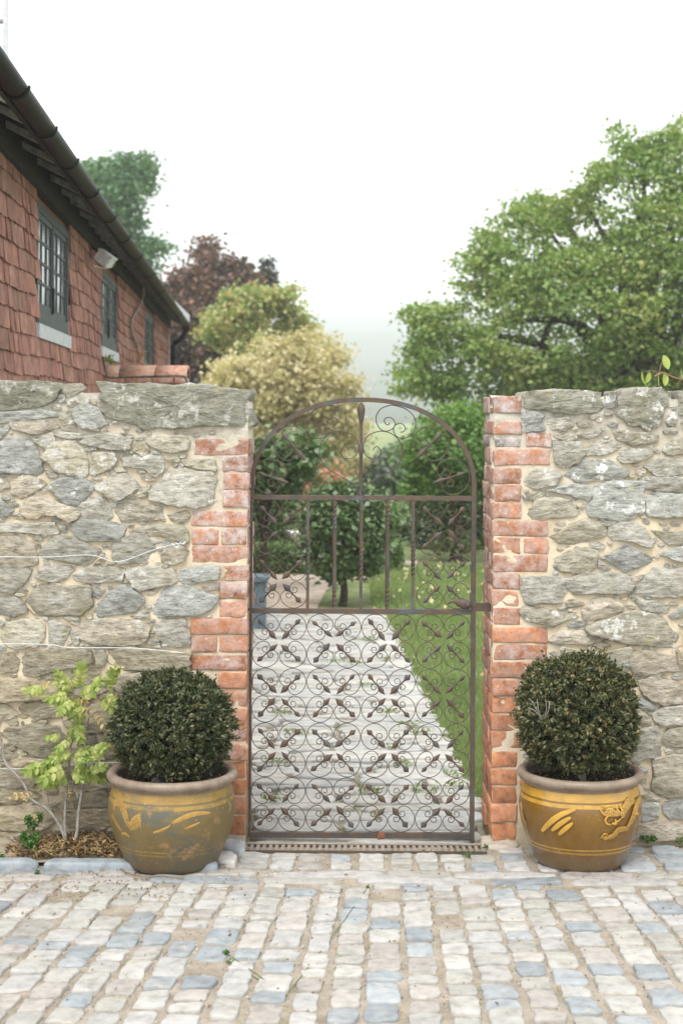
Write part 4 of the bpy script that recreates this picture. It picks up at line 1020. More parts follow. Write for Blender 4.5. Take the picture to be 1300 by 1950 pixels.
obj('dead_twigs', mb.mesh('dead_twigs', M['bark']), yw)

# ================================================================== WISTERIA, WEEDS, BED LITTER
wis = thing('wisteria', 'young wisteria with yellow green leaves against the left wall', 'climbing plant', at(130, 1618, -.14))
wis.location.z = .012; WB = Vector(wis.location)
def wpx(px, py, y): return at(px, py, y) - WB
for pts, r0, r1 in (([(127,1620,-.14),(120,1584,-.12),(94,1544,-.10),(60,1522,-.09),(50,1500,-.085),(36,1480,-.08),(12,1454,-.06),(2,1413,-.05),(-12,1380,-.05)], .0075, .004),
                    ([(126,1612,-.14),(124,1560,-.12),(127,1500,-.10),(129,1490,-.10),(135,1423,-.08),(140,1400,-.08),(142,1335,-.07),(136,1300,-.07)], .0062, .003),
                    ([(139,1620,-.14),(147,1585,-.13),(150,1550,-.12),(157,1500,-.10),(163,1442,-.09),(163,1400,-.08),(169,1365,-.08),(163,1327,-.08),(160,1290,-.08)], .0075, .003),
                    ([(149,1520,-.12),(141,1498,-.10),(132,1480,-.09),(124,1470,-.08)], .003, .002), ([(94,1544,-.10),(92,1520,-.09),(88,1500,-.08)], .003, .0015), ([(13,1456,-.06),(0,1452,-.06),(-12,1446,-.05)], .003, .002)):
    P = smooth_path([wpx(*p) for p in pts], 5); n = len(P)
    obj('stem', MB().tube(P, [r0 + (r1 - r0) * i / (n - 1) for i in range(n)], 8).mesh('stem', M['bark']), wis)
def compound_leaf(npair, m, seed):
    r_ = random.Random(seed); mb = MB(); V0, F0 = single_leaf(1, .60, .2)
    mb.tube([(0, 0, 0), (.5, 0, .04), (1, 0, -.02)], .008, 4)
    for i in range(npair + 1):
        t = .22 + .72 * i / npair
        for sd in ((-1, 1) if i < npair else (0,)):
            Lf = (.33 - .06 * abs(t - .5)) * r_.uniform(.85, 1.1); a = sd * R(62 + r_.uniform(-10, 10)); roll = r_.uniform(-.5, .5)
            Mx = Matrix.Translation((t, 0, .03 * math.sin(t * 3))) @ Matrix.Rotation(a, 4, 'Z') @ Matrix.Rotation(roll, 4, 'X') @ Matrix.Rotation(r_.uniform(-.1, .45), 4, 'Y')
            mb.add([Mx @ (Vector(v) * Lf) for v in V0], F0)
    return mb.mesh('leaf', m)
CL = [compound_leaf(k, M['wist'], k * 3 + 1) for k in (4, 5, 5, 6)]; CA = compound_leaf(2, M['amber'], 5)
LV = [(700,330,240,320),(720,300,540,150),(760,360,450,430),(780,420,600,560),(780,400,960,330),(800,330,790,90),(900,260,1010,260),(1080,350,1150,100),(1060,370,1190,480),(1000,420,1110,540),(880,480,700,620),(840,560,750,700),(760,640,690,840),(780,660,800,840),
      (620,800,450,800),(660,860,530,950),(720,930,560,1000),(720,950,440,1060),(730,960,890,920),(860,960,1070,880),(880,990,1000,950),(700,1050,220,1130),(690,1080,390,1230),(680,1150,410,1290),(720,1100,860,1130),(700,1180,970,1210),(860,1160,1070,1200),(880,1140,1050,1080),
      (760,300,560,260),(820,300,970,330),(700,420,520,420),(760,480,620,540),(820,420,740,580),(640,1000,480,1020),(760,1000,860,1040),(640,1100,300,1100),(700,1120,820,1220),(600,1180,420,1210),(730,330,640,230),(960,1000,880,1020)]
LV += [tuple(v + random.uniform(-45, 45) for v in q) for q in LV]
for k, (a, b, c_, d_) in enumerate(LV):
    y0_ = -.09 - random.uniform(0, .10); p = wpx(a/5.2, 1250 + b/5.2, y0_); q = wpx(c_/5.2, 1250 + d_/5.2, y0_ - random.uniform(-.02, .06))
    dv = q - p; L_ = min(dv.length * 1.0, random.uniform(.075, .125)); ax = dv.normalized(); p = q - ax * L_ * 1.05; up = Vector((random.uniform(-.6, .6), -.75, random.uniform(.2, .9))); zax = (up - ax * up.dot(ax)).normalized(); yax = zax.cross(ax)
    o = obj('leaf', CL[k % 4], wis); o.matrix_local = Matrix.Translation(p) @ Matrix((ax, yax, zax)).transposed().to_4x4() @ Matrix.Scale(L_, 4)
for (a, b, c_, d_) in ((930,560,990,620),(960,600,1070,720),(800,420,870,580),(760,400,860,440),(400,270,520,270),(260,1350,110,1400),(280,1370,240,1450),(320,1330,250,1390),(690,1310,690,1370),(1080,190,1200,110),(330,1560,370,1610)):
    p = wpx(a/5.2, 1250 + b/5.2, -.14); q = wpx(c_/5.2, 1250 + d_/5.2, -.16); dv = q - p; L_ = max(dv.length, .03); ax = dv.normalized(); up = Vector((0, -.8, .6)); zax = (up - ax * up.dot(ax)).normalized(); yax = zax.cross(ax)
    o = obj('leaf', CA, wis); o.matrix_local = Matrix.Translation(p) @ Matrix((ax, yax, zax)).transposed().to_4x4() @ Matrix.Scale(L_, 4); o['label'] = 'amber yellow leaf'
def weed(label, spots, loc, leafs=90, size=.012):
    root = thing('weed', label, 'weed', loc)
    P = []; mb = MB()
    for (px, py, r_, y) in spots:
        c = at(px, py, y); k = rng.normal(size=(leafs, 3)); k /= np.linalg.norm(k, axis=1)[:, None]
        P.append(np.array(c) + k * (r_ * 5.9 / 3000) * rng.uniform(.3, 1, (leafs, 1)))
        mb.tube([Vector((0, 0, 0)), (c - root.location) * .6 + Vector((.004, 0, 0)), c - root.location], .0013, 5)
    obj('foliage', leaf_mesh('foliage', np.concatenate(P) - np.array(root.location), size, M['parsley'], .45, .75), root); obj('stem', mb.mesh('stem', M['parsley']), root)
weed('curly bright green weed left of the wisteria stems', [(62,1572,13,-.14),(75,1558,11,-.13),(55,1560,9,-.14),(52,1600,13,-.2),(68,1595,12,-.2),(60,1610,10,-.22),(45,1592,9,-.2),(72,1625,12,-.24)], ground_at(62, 1632))
weed('tiny seedling at the photo edge above the kerb', [(4,1630,8,-.3)], ground_at(4, 1636), 50, .009)
weed('tiny green seedling in the sett joint before the kerb', [(72,1662,6,-.47)], ground_at(72, 1668), 50, .008)
weed('small seedling beside the mulch', [(96,1636,5,-.3),(170,1635,3,-.3)], ground_at(100, 1641), 30, .008)
weed('small sprout in the long paving strips', [(884,1674,5,-.43)], ground_at(884, 1682), 40, .009)
weed('grassy tuft in the joints at the right end of the drain', [(805,1622,6,-.1),(850,1625,5,-.12),(892,1630,8,-.18),(925,1612,6,-.06)], ground_at(870, 1630), 40, .008)
weed('low moss tuft among the front setts', [(545,1894,7,-1.55),(436,1835,9,-1.36),(430,1815,6,-1.3),(700,1690,3,-.6)], ground_at(545, 1896), 70, .007)
weed('pale green fallen sprig at the foot of the right wall', [(1232,1598,8,-.03),(1243,1597,7,-.03),(1293,1600,8,-.03),(1222,1596,5,-.03)], ground_at(1240, 1603), 30, .016)
# mulch of dead leaves and straw
n = 2600; xy = np.stack([rng.normal(-1.0, .13, n), rng.normal(-.17, .085, n)], 1); xy = xy[(xy[:, 1] > -.325) & (xy[:, 1] < -.01) & (xy[:, 0] > -1.28) & (xy[:, 0] < -.55)]
Pm = np.concatenate([xy, (.022 + .03 * np.exp(-((xy[:, 0] + 1.0) / .16) ** 2) * rng.uniform(.2, 1, len(xy)))[:, None]], 1)
tag(obj('mulch', leaf_mesh('mulch', Pm, .030, M['litter'], .75, .26, .1)), 'brown mulch of dead leaves and straw under the wisteria', 'mulch', kind='stuff')
# loose leaf scraps and grit on the yard
n = 900; g2 = np.stack([rng.uniform(-1.5, 1.5, n), rng.uniform(-1.8, -.05, n)], 1); g2[:500, 0] = rng.normal(-.9, .45, 500); g2[:500, 1] = rng.uniform(-.75, -.34, 500)
tag(obj('leaf_litter', leaf_mesh('leaf_litter', np.concatenate([g2, rng.uniform(.004, .010, (n, 1))], 1), .013, M['litter'], .9, .5, .05)), 'scraps of dead leaf lying in the sett joints', 'litter', kind='stuff')
n = 5000; gx_ = np.stack([rng.uniform(-1.5, 1.5, n), rng.uniform(-1.95, -.02, n), rng.uniform(-.009, -.001, n)], 1)
tag(obj('grit', leaf_mesh('grit', gx_, .008, mk_simple('grit_stone', (.22, .19, .15), (.55, .5, .43), 90, .9, .2, bump=0), .2, .9, .35)), 'pale grit lying in the sett joints', 'grit', kind='stuff')
# dead twig round the left pot, dry leaf stuck on the gate
mb = MB(); P = [ground_at(*q, .012) for q in ((150,1641),(200,1648),(225,1652),(245,1663),(275,1670),(310,1668),(350,1672))]
mb.tube(smooth_path(P, 5), .0022, 5); tw_ = thing('dry_twig', 'thin brown dry twig curving round the foot of the left pot', 'twig', P[0])
obj('stem', mesh_py('stem', [v - P[0] for v in mb.V], mb.F, M['litter']), tw_)
V, Fc = single_leaf(.045, .035, .012); dl = tag(obj('dry_leaf', mesh_py('dry_leaf', V, Fc, mk_simple('rust_leaf', (.20, .07, .03), (.30, .13, .06), 60))), 'curled rust brown leaf caught on the bottom rail of the gate', 'fallen leaf')
dl.location = at(722, 1584, .10); dl.rotation_euler = (R(80), R(70), .2)

# ================================================================== TILE-HUNG HOUSE
HX, HS = -1.633, .057
hrot = math.atan(HS)
house = thing('tile_hung_house', 'long house hung with red clay tiles under a black gutter', 'house', (HX, 0, 0), hrot)
# local axes: x = out of the wall, y = along it, z up
def D2s(D): return (D - 6.25) / math.cos(hrot)
S0, S1 = .47, 17.75
WINS = [(D2s(9.28), D2s(10.85), 2.235, 2.955), (D2s(13.2), D2s(14.75), 2.27, 2.92), (D2s(18.5), D2s(20.3), 2.2, 2.93)]
mb = MB()
ys = [S0] + [v for a, b, *_ in WINS for v in (a, b)] + [S1]
for i in range(0, len(ys) - 1):
    if i % 2 == 0: mb.box((-.25, ys[i], -.06), (-.014, ys[i+1], 3.02))
    else:
        z0, z1 = WINS[i // 2][2:]; mb.box((-.25, ys[i], -.06), (-.014, ys[i+1], z0)); mb.box((-.25, ys[i], z1), (-.014, ys[i+1], 3.02))
mb.box((-4.6, S1 - .25, -.06), (-.25, S1, 3.4)); mb.box((-4.6, S0, -.06), (-.25, S0 + .2, 3.4))
obj('wall', mb.mesh('wall', M['tile'], False), house, color=(.9, .8, .8, 1))
# hanging tiles: the 300 that show largest are separate parts, the rest one mass
def tile_mesh(seed, w_=.162, h=.20, t=.015):
    r_ = random.Random(seed); V = []; Fc = []; nx = 4; bow = r_.uniform(-.004, .008); cut = [r_.uniform(-.004, .004) for _ in range(nx + 1)]; tw_ = r_.uniform(-.004, .006)
    for layer in (0, 1):
        for i in range(nx + 1):
            u = i / nx - .5; x = -bow * 4 * u * u + tw_ * u * 2
            for zv in (0, h): V.append(((t if layer else 0) + x * (1 - zv / h) + (.023 * (1 - zv / h)), u * w_, zv + (cut[i] if zv == 0 else 0)))
    q = (nx + 1) * 2
    for i in range(nx):
        a = i * 2; Fc += [[q+a, q+a+2, q+a+3, q+a+1], [a, a+1, a+3, a+2], [a, a+2, q+a+2, q+a]]
    Fc += [[0, q, q+1, 1], [q-2, q-1, 2*q-1, 2*q-2]]
    return V, Fc
TV = [tile_mesh(k) for k in range(8)]; TM = [mesh_py('hanging_tile', V, Fc, M['tile'], False) for V, Fc in TV]
spots = []
for r_ in range(13):
    z = 1.585 + r_ * .112; y = S0 + random.uniform(0, .165) + (.083 if r_ % 2 else 0)
    while y < S1 - .09:
        if not any(a - .06 < y < b + .06 and z0 - .13 < z < z1 + .02 for a, b, z0, z1 in WINS): spots.append((y, z))
        y += .166
spots = [(y, z, abs(y - 4.2)) for y, z in spots]
vis = sorted([s for s in spots if s[0] > 1.2 and s[1] > 1.62], key=lambda s: s[0])[:290]
vs = set((a, b) for a, b, _ in vis)
rest = MB()
for y, z, _ in spots:
    wob = .010 * math.sin(y * 2.3 + z * 3) + random.uniform(-.005, .005); k = random.randrange(8)
    if (y, z) in vs:
        v = random.uniform(.78, 1.2); g_ = random.uniform(.92, 1.06)
        o = obj('hanging_tile', TM[k], house, (random.uniform(.0, .004) - .012, y, z + wob), (random.uniform(-.03, .03), random.uniform(.0, .02), 0), color=(v, v * g_, v * g_, 1))
    else: rest.add([(a - .010, b + y, c_ + z + wob) for a, b, c_ in TV[k][0]], TV[k][1])
tag(obj('hanging_tile', rest.mesh('hanging_tile', M['tile'], False), house), kind='stuff')
# eaves: wall plate boards, rafter feet, soffit, roof, gutter
GN, GZ_ = .270, 3.085
obj('eaves_board', MB().box((-.03, S0, 3.0), (.05, S1, 3.085)).box((-.03, S0, 3.09), (.028, S1, 3.36)).mesh('eaves_board', M['board'], False), house)
rm = MB()
y = S0 + .1; rfm = None
def rafter_bm():
    mb = MB(); V = [(.04, -.022, 3.125), (.205, -.022, 3.045), (.205, -.022, 3.080), (.04, -.022, 3.160)]
    return mb.add(V + [(a, .022, c_) for a, b, c_ in V], [[0, 1, 2, 3], [7, 6, 5, 4], [0, 4, 5, 1], [1, 5, 6, 2], [2, 6, 7, 3], [3, 7, 4, 0]]).mesh('rafter_foot', M['rafter'], False)
rfm = rafter_bm()
while y < S1:
    obj('rafter_foot', rfm, house, (0, y, random.uniform(-.008, .008))); y += random.choice([.52, .56, .60, .48])
obj('soffit', MB().add([(.02, S0 - 1.2, 3.37), (.215, S0 - 1.2, 3.135), (.215, S1 + .1, 3.135), (.02, S1 + .1, 3.37)], [[0, 1, 2, 3]]).mesh('soffit', M['board'], False), house)
roof = obj('roof', MB().add([(.25, S0 - 1.2, 3.085), (.25, S1 + .12, 3.085), (-2.3, S1 + .12, 5.6), (-2.3, S0 - 1.2, 5.6), (-4.9, S0 - 1.2, 3.085), (-4.9, S1 + .12, 3.085),
      (.25, S0 - 1.2, 3.11), (.25, S1 + .12, 3.11), (-2.3, S1 + .12, 5.64), (-2.3, S0 - 1.2, 5.64), (-4.9, S0 - 1.2, 3.11), (-4.9, S1 + .12, 3.11)],
      [[0, 1, 2, 3], [3, 2, 5, 4], [9, 8, 7, 6], [10, 11, 8, 9], [0, 6, 7, 1], [1, 7, 8, 2], [2, 8, 11, 5], [4, 5, 11, 10], [0, 3, 9, 6], [3, 4, 10, 9]]).mesh('roof', M['tile'], False), house, color=(.55, .5, .5, 1))
et = MB(); y = S0 - 1.18
while y < S1:
    zz_ = random.uniform(-.006, .008); et.box((.17, y, 3.112 + zz_), (.262 + random.uniform(-.006, .010), y + .158, 3.128 + zz_), Matrix.Identity(4)); y += .165
obj('eaves_tile', et.mesh('eaves_tile', M['tile'], False), roof, color=(.45, .38, .36, 1))['kind'] = 'stuff'
obj('verge_board', MB().add([(.32, S1 + .121, 3.10), (.32, S1 + .15, 3.10), (-2.3, S1 + .15, 5.5), (-2.3, S1 + .121, 5.5), (.32, S1 + .121, 3.22), (.32, S1 + .15, 3.22), (-2.3, S1 + .15, 5.66), (-2.3, S1 + .121, 5.66)],
     [[0, 1, 2, 3], [7, 6, 5, 4], [0, 4, 5, 1], [1, 5, 6, 2], [2, 6, 7, 3], [3, 7, 4, 0]]).mesh('verge_board', M['lead'], False), house)
gm = MB(); rg = .052; V = []; Fc = []; nseg = 12
for i, yv in enumerate((S0 - 1.18, S1 + .16)):
    for rr in (rg, rg - .006):
        for k in range(nseg + 1):
            th = math.pi + math.pi * k / nseg; V.append((GN + rr * math.cos(th), yv, GZ_ + rr * math.sin(th)))
q = nseg + 1
for k in range(nseg): Fc += [[k, k+1, 2*q+k+1, 2*q+k], [q+k, 3*q+k, 3*q+k+1, q+k+1]]
Fc += [[0, 2*q, 3*q, q], [nseg, q+nseg, 3*q+nseg, 2*q+nseg], list(range(2*q, 3*q))]
gut = obj('gutter', gm.add(V, Fc).mesh('gutter', M['black']), house)
bmm = MB()
V = []; Fc = []
for yv in (-.03, -.012, .012, .03):
    for k in range(nseg + 1):
        th = math.pi + math.pi * k / nseg; rr = rg + (.010 if abs(yv) < .02 else .005); V.append((GN + rr * math.cos(th), yv, GZ_ + rr * math.sin(th)))
for i in range(3):
    for k in range(nseg): Fc.append([i*q+k, i*q+k+1, (i+1)*q+k+1, (i+1)*q+k])
bme = bmm.add(V, Fc).mesh('gutter_union', M['black'])
for D in (6.66, 7.6, 8.55, 9.7, 10.95, 12.2, 13.6, 15.3, 17.2, 19.2, 21.4, 23.4): obj('gutter_union', bme, gut, (0, D2s(D), 0))
obj('fascia', MB().box((.20, S0 - 1.2, 3.05), (.222, S1 + .1, 3.13)).mesh('fascia', M['board'], False), house)
dp = MB(); dp.tube(smooth_path([(GN, S1 - .02, 3.07), (GN, S1 - .02, 2.98), (.20, S1 + .02, 2.86), (.09, S1 + .03, 2.76), (.075, S1 + .03, 2.6), (.075, S1 + .03, 1.2)], 5), .040, 12)
dp.tube([(GN, S1 - .02, 3.09), (GN, S1 - .02, 2.98)], .06, 12); dp.tube([(.075, S1 + .03, 2.62), (.075, S1 + .03, 2.54)], .05, 12)
obj('downpipe', dp.mesh('downpipe', M['black']), house)
obj('corner_board', MB().box((-.02, S1 - .005, 1.5), (.035, S1 + .02, 3.0)).mesh('corner_board', M['lead'], False), house)
# windows
for wi, (a, b, z0, z1) in enumerate(WINS):
    f = MB(); fw = .055
    f.box((-.10, a, z0), (.012, a + fw, z1)); f.box((-.10, b - fw, z0), (.012, b, z1)); f.box((-.10, a + fw, z1 - fw), (.010, b - fw, z1)); f.box((-.10, a + fw, z0), (.016, b - fw, z0 + fw * 1.5))
    n_l = 2; lw_ = (b - a - 2 * fw) / n_l
    f.box((-.09, a + fw + lw_ - .03, z0 + fw * 1.5), (.009, a + fw + lw_ + .03, z1 - fw))
    win = obj('window', f.mesh('window', M['frame'], False), house)
    gl = MB()
    for l_ in range(n_l):
        ya, yb = a + fw + l_ * lw_, a + fw + (l_ + 1) * lw_
        s = MB(); sw = .035; y0_, y1_ = ya + (.03 if l_ else .002), yb - (.002 if l_ else .03)
        s.box((-.06, y0_, z0 + .083), (.004, y0_ + sw, z1 - .056)); s.box((-.06, y1_ - sw, z0 + .083), (.004, y1_, z1 - .056)); s.box((-.06, y0_ + sw, z0 + .083), (.003, y1_ - sw, z0 + .128)); s.box((-.06, y0_ + sw, z1 - .09), (.003, y1_ - sw, z1 - .056))
        for k in (1, 2): yy = y0_ + (y1_ - y0_) * k / 3; s.box((-.045, yy - .009, z0 + .128), (.0, yy + .009, z1 - .09))
        for k in (1, 2, 3): zz_ = z0 + .128 + (z1 - z0 - .218) * k / 4; s.box((-.044, y0_ + sw, zz_ - .008), (-.0015, y1_ - sw, zz_ + .008))
        obj('sash', s.mesh('sash', M['frame'], False), win)
        cols_ = [y0_ + (y1_ - y0_) * k / 3 for k in range(4)]; rows_ = [z0 + .128 + (z1 - z0 - .218) * k / 4 for k in range(5)]
        for i in range(3):
            for j in range(4):
                tl = random.uniform(-.0015, .0015); tz = random.uniform(-.001, .001)
                gl.add([(-.008 + tl, cols_[i], rows_[j]), (-.008 - tl + tz, cols_[i+1], rows_[j]), (-.008 - tl - tz, cols_[i+1], rows_[j+1]), (-.008 + tl, cols_[i], rows_[j+1])], [[0, 1, 2, 3]])
    obj('pane', gl.mesh('pane', M['glass'], False), win)
    obj('apron', MB().box((.0, a - .04, z0 - .09), (.032, b + .03, z0 - .006)).mesh('apron', M['lead'], False), win)
    obj('stay', MB().box((.0, a + fw + lw_ - .045, z0 + .10), (.018, a + fw + lw_ - .01, z0 + .26)).mesh('stay', M['board'], False), win)
def hw(px, py, n):     # point on the plane n metres off the house wall, seen at a pixel
    u = (px - CX) / F; D = (HX + HS * 6.25 + n * 1.0) / (u + HS); return at(px, py, D - 6.25)
# floodlight under the eaves
p = hw(201, 492, .15); lamp = thing('floodlight', 'small silver floodlight fixed under the black eaves above the middle window', 'lamp', p, hrot)
lamp.rotation_euler = (R(0), R(35), hrot + R(-15))
obj('casing', MB().box((-.06, -.06, -.045), (.06, .06, .03)).box((-.066, -.066, .03), (.066, .066, .045)).mesh('casing', M['silver'], False), lamp)
obj('lens', MB().box((-.05, -.05, -.052), (.05, .05, -.0455)).mesh('lens', M['white'], False), lamp)
obj('bracket', MB().box((-.14, -.012, .0), (-.06, .012, .02)).mesh('bracket', M['board'], False), lamp)
def line_thing(name, label, cat, pts, r, m):
    o = thing(name, label, cat, pts[0]); P = smooth_path(pts, 6); n = len(P)
    obj('strand', MB().tube([v - pts[0] for v in P], r if not isinstance(r, tuple) else [r[0] + (r[1]-r[0]) * i / (n-1) for i in range(n)], 6).mesh('strand', m), o); return o
line_thing('lamp_cable', 'pale looped cable hanging under the floodlight', 'cable', [hw(216, 488, .12), hw(219, 500, .08), hw(214, 508, .05), hw(200, 511, .03), hw(178, 506, .03)], .006, M['cable'])
line_thing('bare_vine', 'bare pale vine stem climbing the tiles between the windows', 'climbing plant', [hw(266, 694, .05), hw(262, 660, .05), hw(252, 634, .05), hw(253, 608, .05), hw(266, 582, .06), hw(274, 562, .10), hw(273, 546, .16)], (.014, .008), M['bark'])
# ladder on the roof slope, cut by the photo's edge
lx = at(7, 0, 1.9); lad = thing('roof_ladder', 'pale metal ladder rising from the roof at the corner above the gutter', 'ladder', (lx.x - .16, 1.9, 3.30), .1)
for dx in (-.15, .17): obj('stile', MB().box((dx - .011, -.03, 0), (dx + .011, .03, 1.5)).mesh('stile', M['wire'], False), lad)
for k in range(5): obj('rung', MB().tube([(-.14, 0, .16 + k * .27), (.16, 0, .16 + k * .27)], .014, 8).mesh('rung', M['silver']), lad)

# low brick wall with half-round coping running off the house
cw = thing('coped_wall', 'low brick wall with orange half round coping tiles before the house', 'brick wall', (-1.7, 7.2, 0))
a0, a1 = at(200, 717, 7.2), at(357, 717, 7.2); zc0, ztp = at(280, 718, 7.2).z, at(280, 694.5, 7.2).z
obj('body', MB().box((a0.x + 1.7, .01, -.06), (a1.x + 1.7 - .01, .27, zc0 - .05)).mesh('body', M['brick'], False), cw, color=(.9, .85, .85, .5))
rr_ = ztp - zc0; xs_ = [a0.x - .04, at(228, 700, 7.2).x, at(296, 700, 7.2).x, a1.x]
for i in range(3):
    V = []; Fc = []; n = 12
    for xv in (xs_[i] + .004, xs_[i+1] - .004):
        for rad in (1.0, .8):
            for k in range(n + 1): th = math.pi * k / n; V.append((xv + 1.7, .14 - .17 * rad * math.cos(th), zc0 + rr_ * rad * math.sin(th)))
    q = n + 1
    for k in range(n): Fc += [[k, 2*q+k, 2*q+k+1, k+1], [k, k+1, q+k+1, q+k], [2*q+k, 3*q+k, 3*q+k+1, 2*q+k+1]]
    obj('coping_tile', mesh_py('coping_tile', V, Fc, M['brick']), cw, color=(1.05 + .1 * i, 1.2, 1.2, .5))
x = a0.x
while x < a1.x - .03:
    L = random.uniform(.15, .24); xb = min(x + L, a1.x); block('flat_tile', (x, 7.17, zc0 - .052), (xb - .008, 7.48, zc0 - .006), 'brick', cw, (.95, .9, .9, .6), .004, .003, 1); x = xb
line_thing('wall_cable', 'dark green cable sagging along the coped brick wall', 'cable', [at(190, 655, 7.0), at(196, 680, 7.05), at(203, 712, 7.0), at(214, 719, 6.97), at(280, 717, 6.98), at(345, 716, 6.98), at(354, 722, 6.97), at(357, 735, 7.0)], .007, mk_simple('green_cable', (.03, .05, .045), (.05, .07, .06), 20))
sp_ = thing('wall_plant', 'small rooted plant with cream flowers on the coped wall by the window', 'plant', at(207, 695, 7.1))
P = np.array([at(px, py, 7.1) for px, py in zip(rng.normal(208, 5, 60), rng.uniform(676, 695, 60))]) - np.array(sp_.location)
obj('foliage', leaf_mesh('foliage', P, .035, M['wist'], .4, .6), sp_)
sp2 = thing('wall_plant', 'tuft of reddish seedling leaves on the coped wall under the bare vine', 'plant', at(268, 695, 7.15))
P = np.array([at(px, py, 7.15) for px, py in zip(rng.normal(269, 6, 34), rng.uniform(664, 695, 34))]) - np.array(sp2.location)
obj('foliage', leaf_mesh('foliage', P, .030, M['red'], .4, .5), sp2)

# ================================================================== TREES AND GARDEN
def pnoise(P, f, s=0.0): return np.array([mnoise.noise(Vector((p[0]*f + s, p[1]*f, p[2]*f))) for p in P])
def tree(name, label, cat, D, poly, m, nclump, per, clump_r, leaf, thick, trunk=None, limbs=10, gap=-.22, gapf=.8, seed=1, group=None, up=.45, bark='darkbark', ground_z=-.06, aspect=.75, ragged=17.0):
    """crown grown inside a traced outline, at distance D, with real depth"""
    g = np.random.default_rng(seed); Y = D - 6.25
    poly = np.array(poly, float); x0, y0 = poly.min(0); x1, y1 = poly.max(0)
    pts = []
    while len(pts) < nclump:
        q = g.uniform((x0, y0), (x1, y1), (nclump * 2, 2)); ok = in_poly(q[:, 0], q[:, 1], poly.tolist()); q = q[ok]
        # distance to outline sets how deep the crown is there
        dmin = np.full(len(q), 1e9)
        for i in range(len(poly)):
            a, b = poly[i], poly[(i+1) % len(poly)]; ab = b - a; t = np.clip(((q - a) @ ab) / (ab @ ab + 1e-9), 0, 1)
            dmin = np.minimum(dmin, np.linalg.norm(q - (a + t[:, None] * ab), axis=1))
        th = thick * np.sqrt(np.clip(dmin / (.45 * min(x1 - x0, y1 - y0)), .02, 1))
        s_ = g.choice([-1, 1], len(q), p=[.72, .28]) * (1 - g.uniform(0, 1, len(q)) ** 2.2 * .9)
        W = np.array([at(a, b, Y + t * k) for (a, b), t, k in zip(q, th, s_)]).reshape(-1, 3)
        if len(W):
            rag = dmin > ragged * (.30 + 2.4 * pnoise(W, 1.5, seed + 11) + 1.2 * pnoise(W, 4.0, seed + 13))
            keep = rag & ((pnoise(W, gapf, seed) + .5 * pnoise(W, gapf * 2.7, seed + 5)) > gap)
            pts += list(W[keep])
    Cn = np.array(pts[:nclump])
    lob = g.normal(size=(nclump, per, 3)) * np.array([1, 1, .5]); P = (Cn[:, None] + lob * clump_r * g.uniform(.6, 1.25, (nclump, 1, 1))).reshape(-1, 3)
    P = P[P[:, 2] > ground_z]
    bx, by = trunk if trunk else ((x0 + x1) / 2, None)
    base = at(bx, 800, Y); base.z = ground_z
    root = thing(name, label, cat, base, 0, group)
    obj('crown', leaf_mesh('crown', P - np.array(base), leaf, m, up, aspect), root)
    if trunk:
        mb = MB(); cen = Vector(Cn.mean(0)) - base; r0 = by
        fork = Vector((cen.x * .1, 0, max(.25, cen.z * .38)))
        mb.tube(smooth_path([(0, 0, 0), fork * .5 + Vector((r0 * .3, 0, 0)), fork], 4), [r0 * (1.25 - .06 * i) for i in range(9)], 10)
        for k in range(limbs):
            e = Vector(Cn[g.integers(len(Cn))]) - base; mid = fork.lerp(e, .5) + Vector((0, 0, .12 * (e - fork).length)) + Vector(g.normal(size=3)) * .05 * (e - fork).length
            pth = smooth_path([fork * .97, mid, e], 5); mb.tube(pth, [r0 * .42 * (1 - i / len(pth)) + r0 * .04 for i in range(len(pth))], 7)
            e2 = Vector(Cn[np.argmin(np.linalg.norm(Cn - np.array(base + mid) - g.normal(size=3) * .6, axis=1))]) - base
            mb.tube([mid, (mid + e2) / 2 + Vector((0, 0, .05)), e2], [r0 * .26, r0 * .15, r0 * .04], 6)
        obj('trunk', mb.mesh('trunk', M[bark]), root)
    return root
maple = [(735,712),(770,690),(760,668),(785,640),(770,612),(762,592),(800,580),(860,560),(872,520),(890,470),(905,440),(960,395),(1005,375),(1065,362),(1100,355),(1098,310),(1130,285),(1160,280),(1158,245),(1180,238),(1200,246),(1205,272),(1240,260),(1270,240),(1268,212),(1300,205),(1420,230),(1560,330),(1640,520),(1620,760),(1500,850),(1200,850),(1000,830),(900,800),(850,775),(800,770),(765,752)]
tree('maple_tree', 'big spreading green maple rising behind the right wall', 'tree', 27, maple, M['maple'], 3100, 30, .135, .085, 2.4, (1235, .26), 30, gap=-.20, gapf=1.1, seed=4)
tree('leafy_shrub', 'bright green bushy shrub low behind the gate arch on the right', 'shrub', 19, [(800,800),(840,770),(890,765),(925,780),(960,800),(960,945),(850,950),(775,945),(790,900),(770,860),(785,830)], M['bush'], 520, 26, .10, .065, .9, (870, .06), 8, seed=6, gap=-.3)
tree('dark_shrub', 'dark green shrub in the shade below the bright bushy shrub', 'shrub', 21.5, [(780,950),(800,900),(850,890),(960,900),(980,1048),(900,1050),(800,1045)], M['pear'], 300, 26, .13, .07, .8, (880, .05), 6, seed=16, gap=-.5)
tree('pale_maple', 'pale yellow autumn tree left of the gate arch', 'tree', 31, [(385,740),(410,690),(450,665),(510,640),(560,640),(600,615),(645,645),(655,690),(690,720),(692,745),(680,800),(700,860),(690,930),(600,950),(500,950),(470,900),(440,820),(410,770)], M['pale'], 1150, 22, .15, .095, 1.8, (570, .12), 20, seed=9, gap=.02, gapf=1.5)
tree('pale_shrub', 'pale straw coloured shrub filling the space under the pale yellow tree', 'shrub', 33, [(440,770),(520,760),(640,770),(690,800),(695,870),(680,950),(470,950)], M['pale'], 520, 22, .17, .11, 1.2, (600, .08), 8, seed=41, gap=-.1, gapf=1.5)
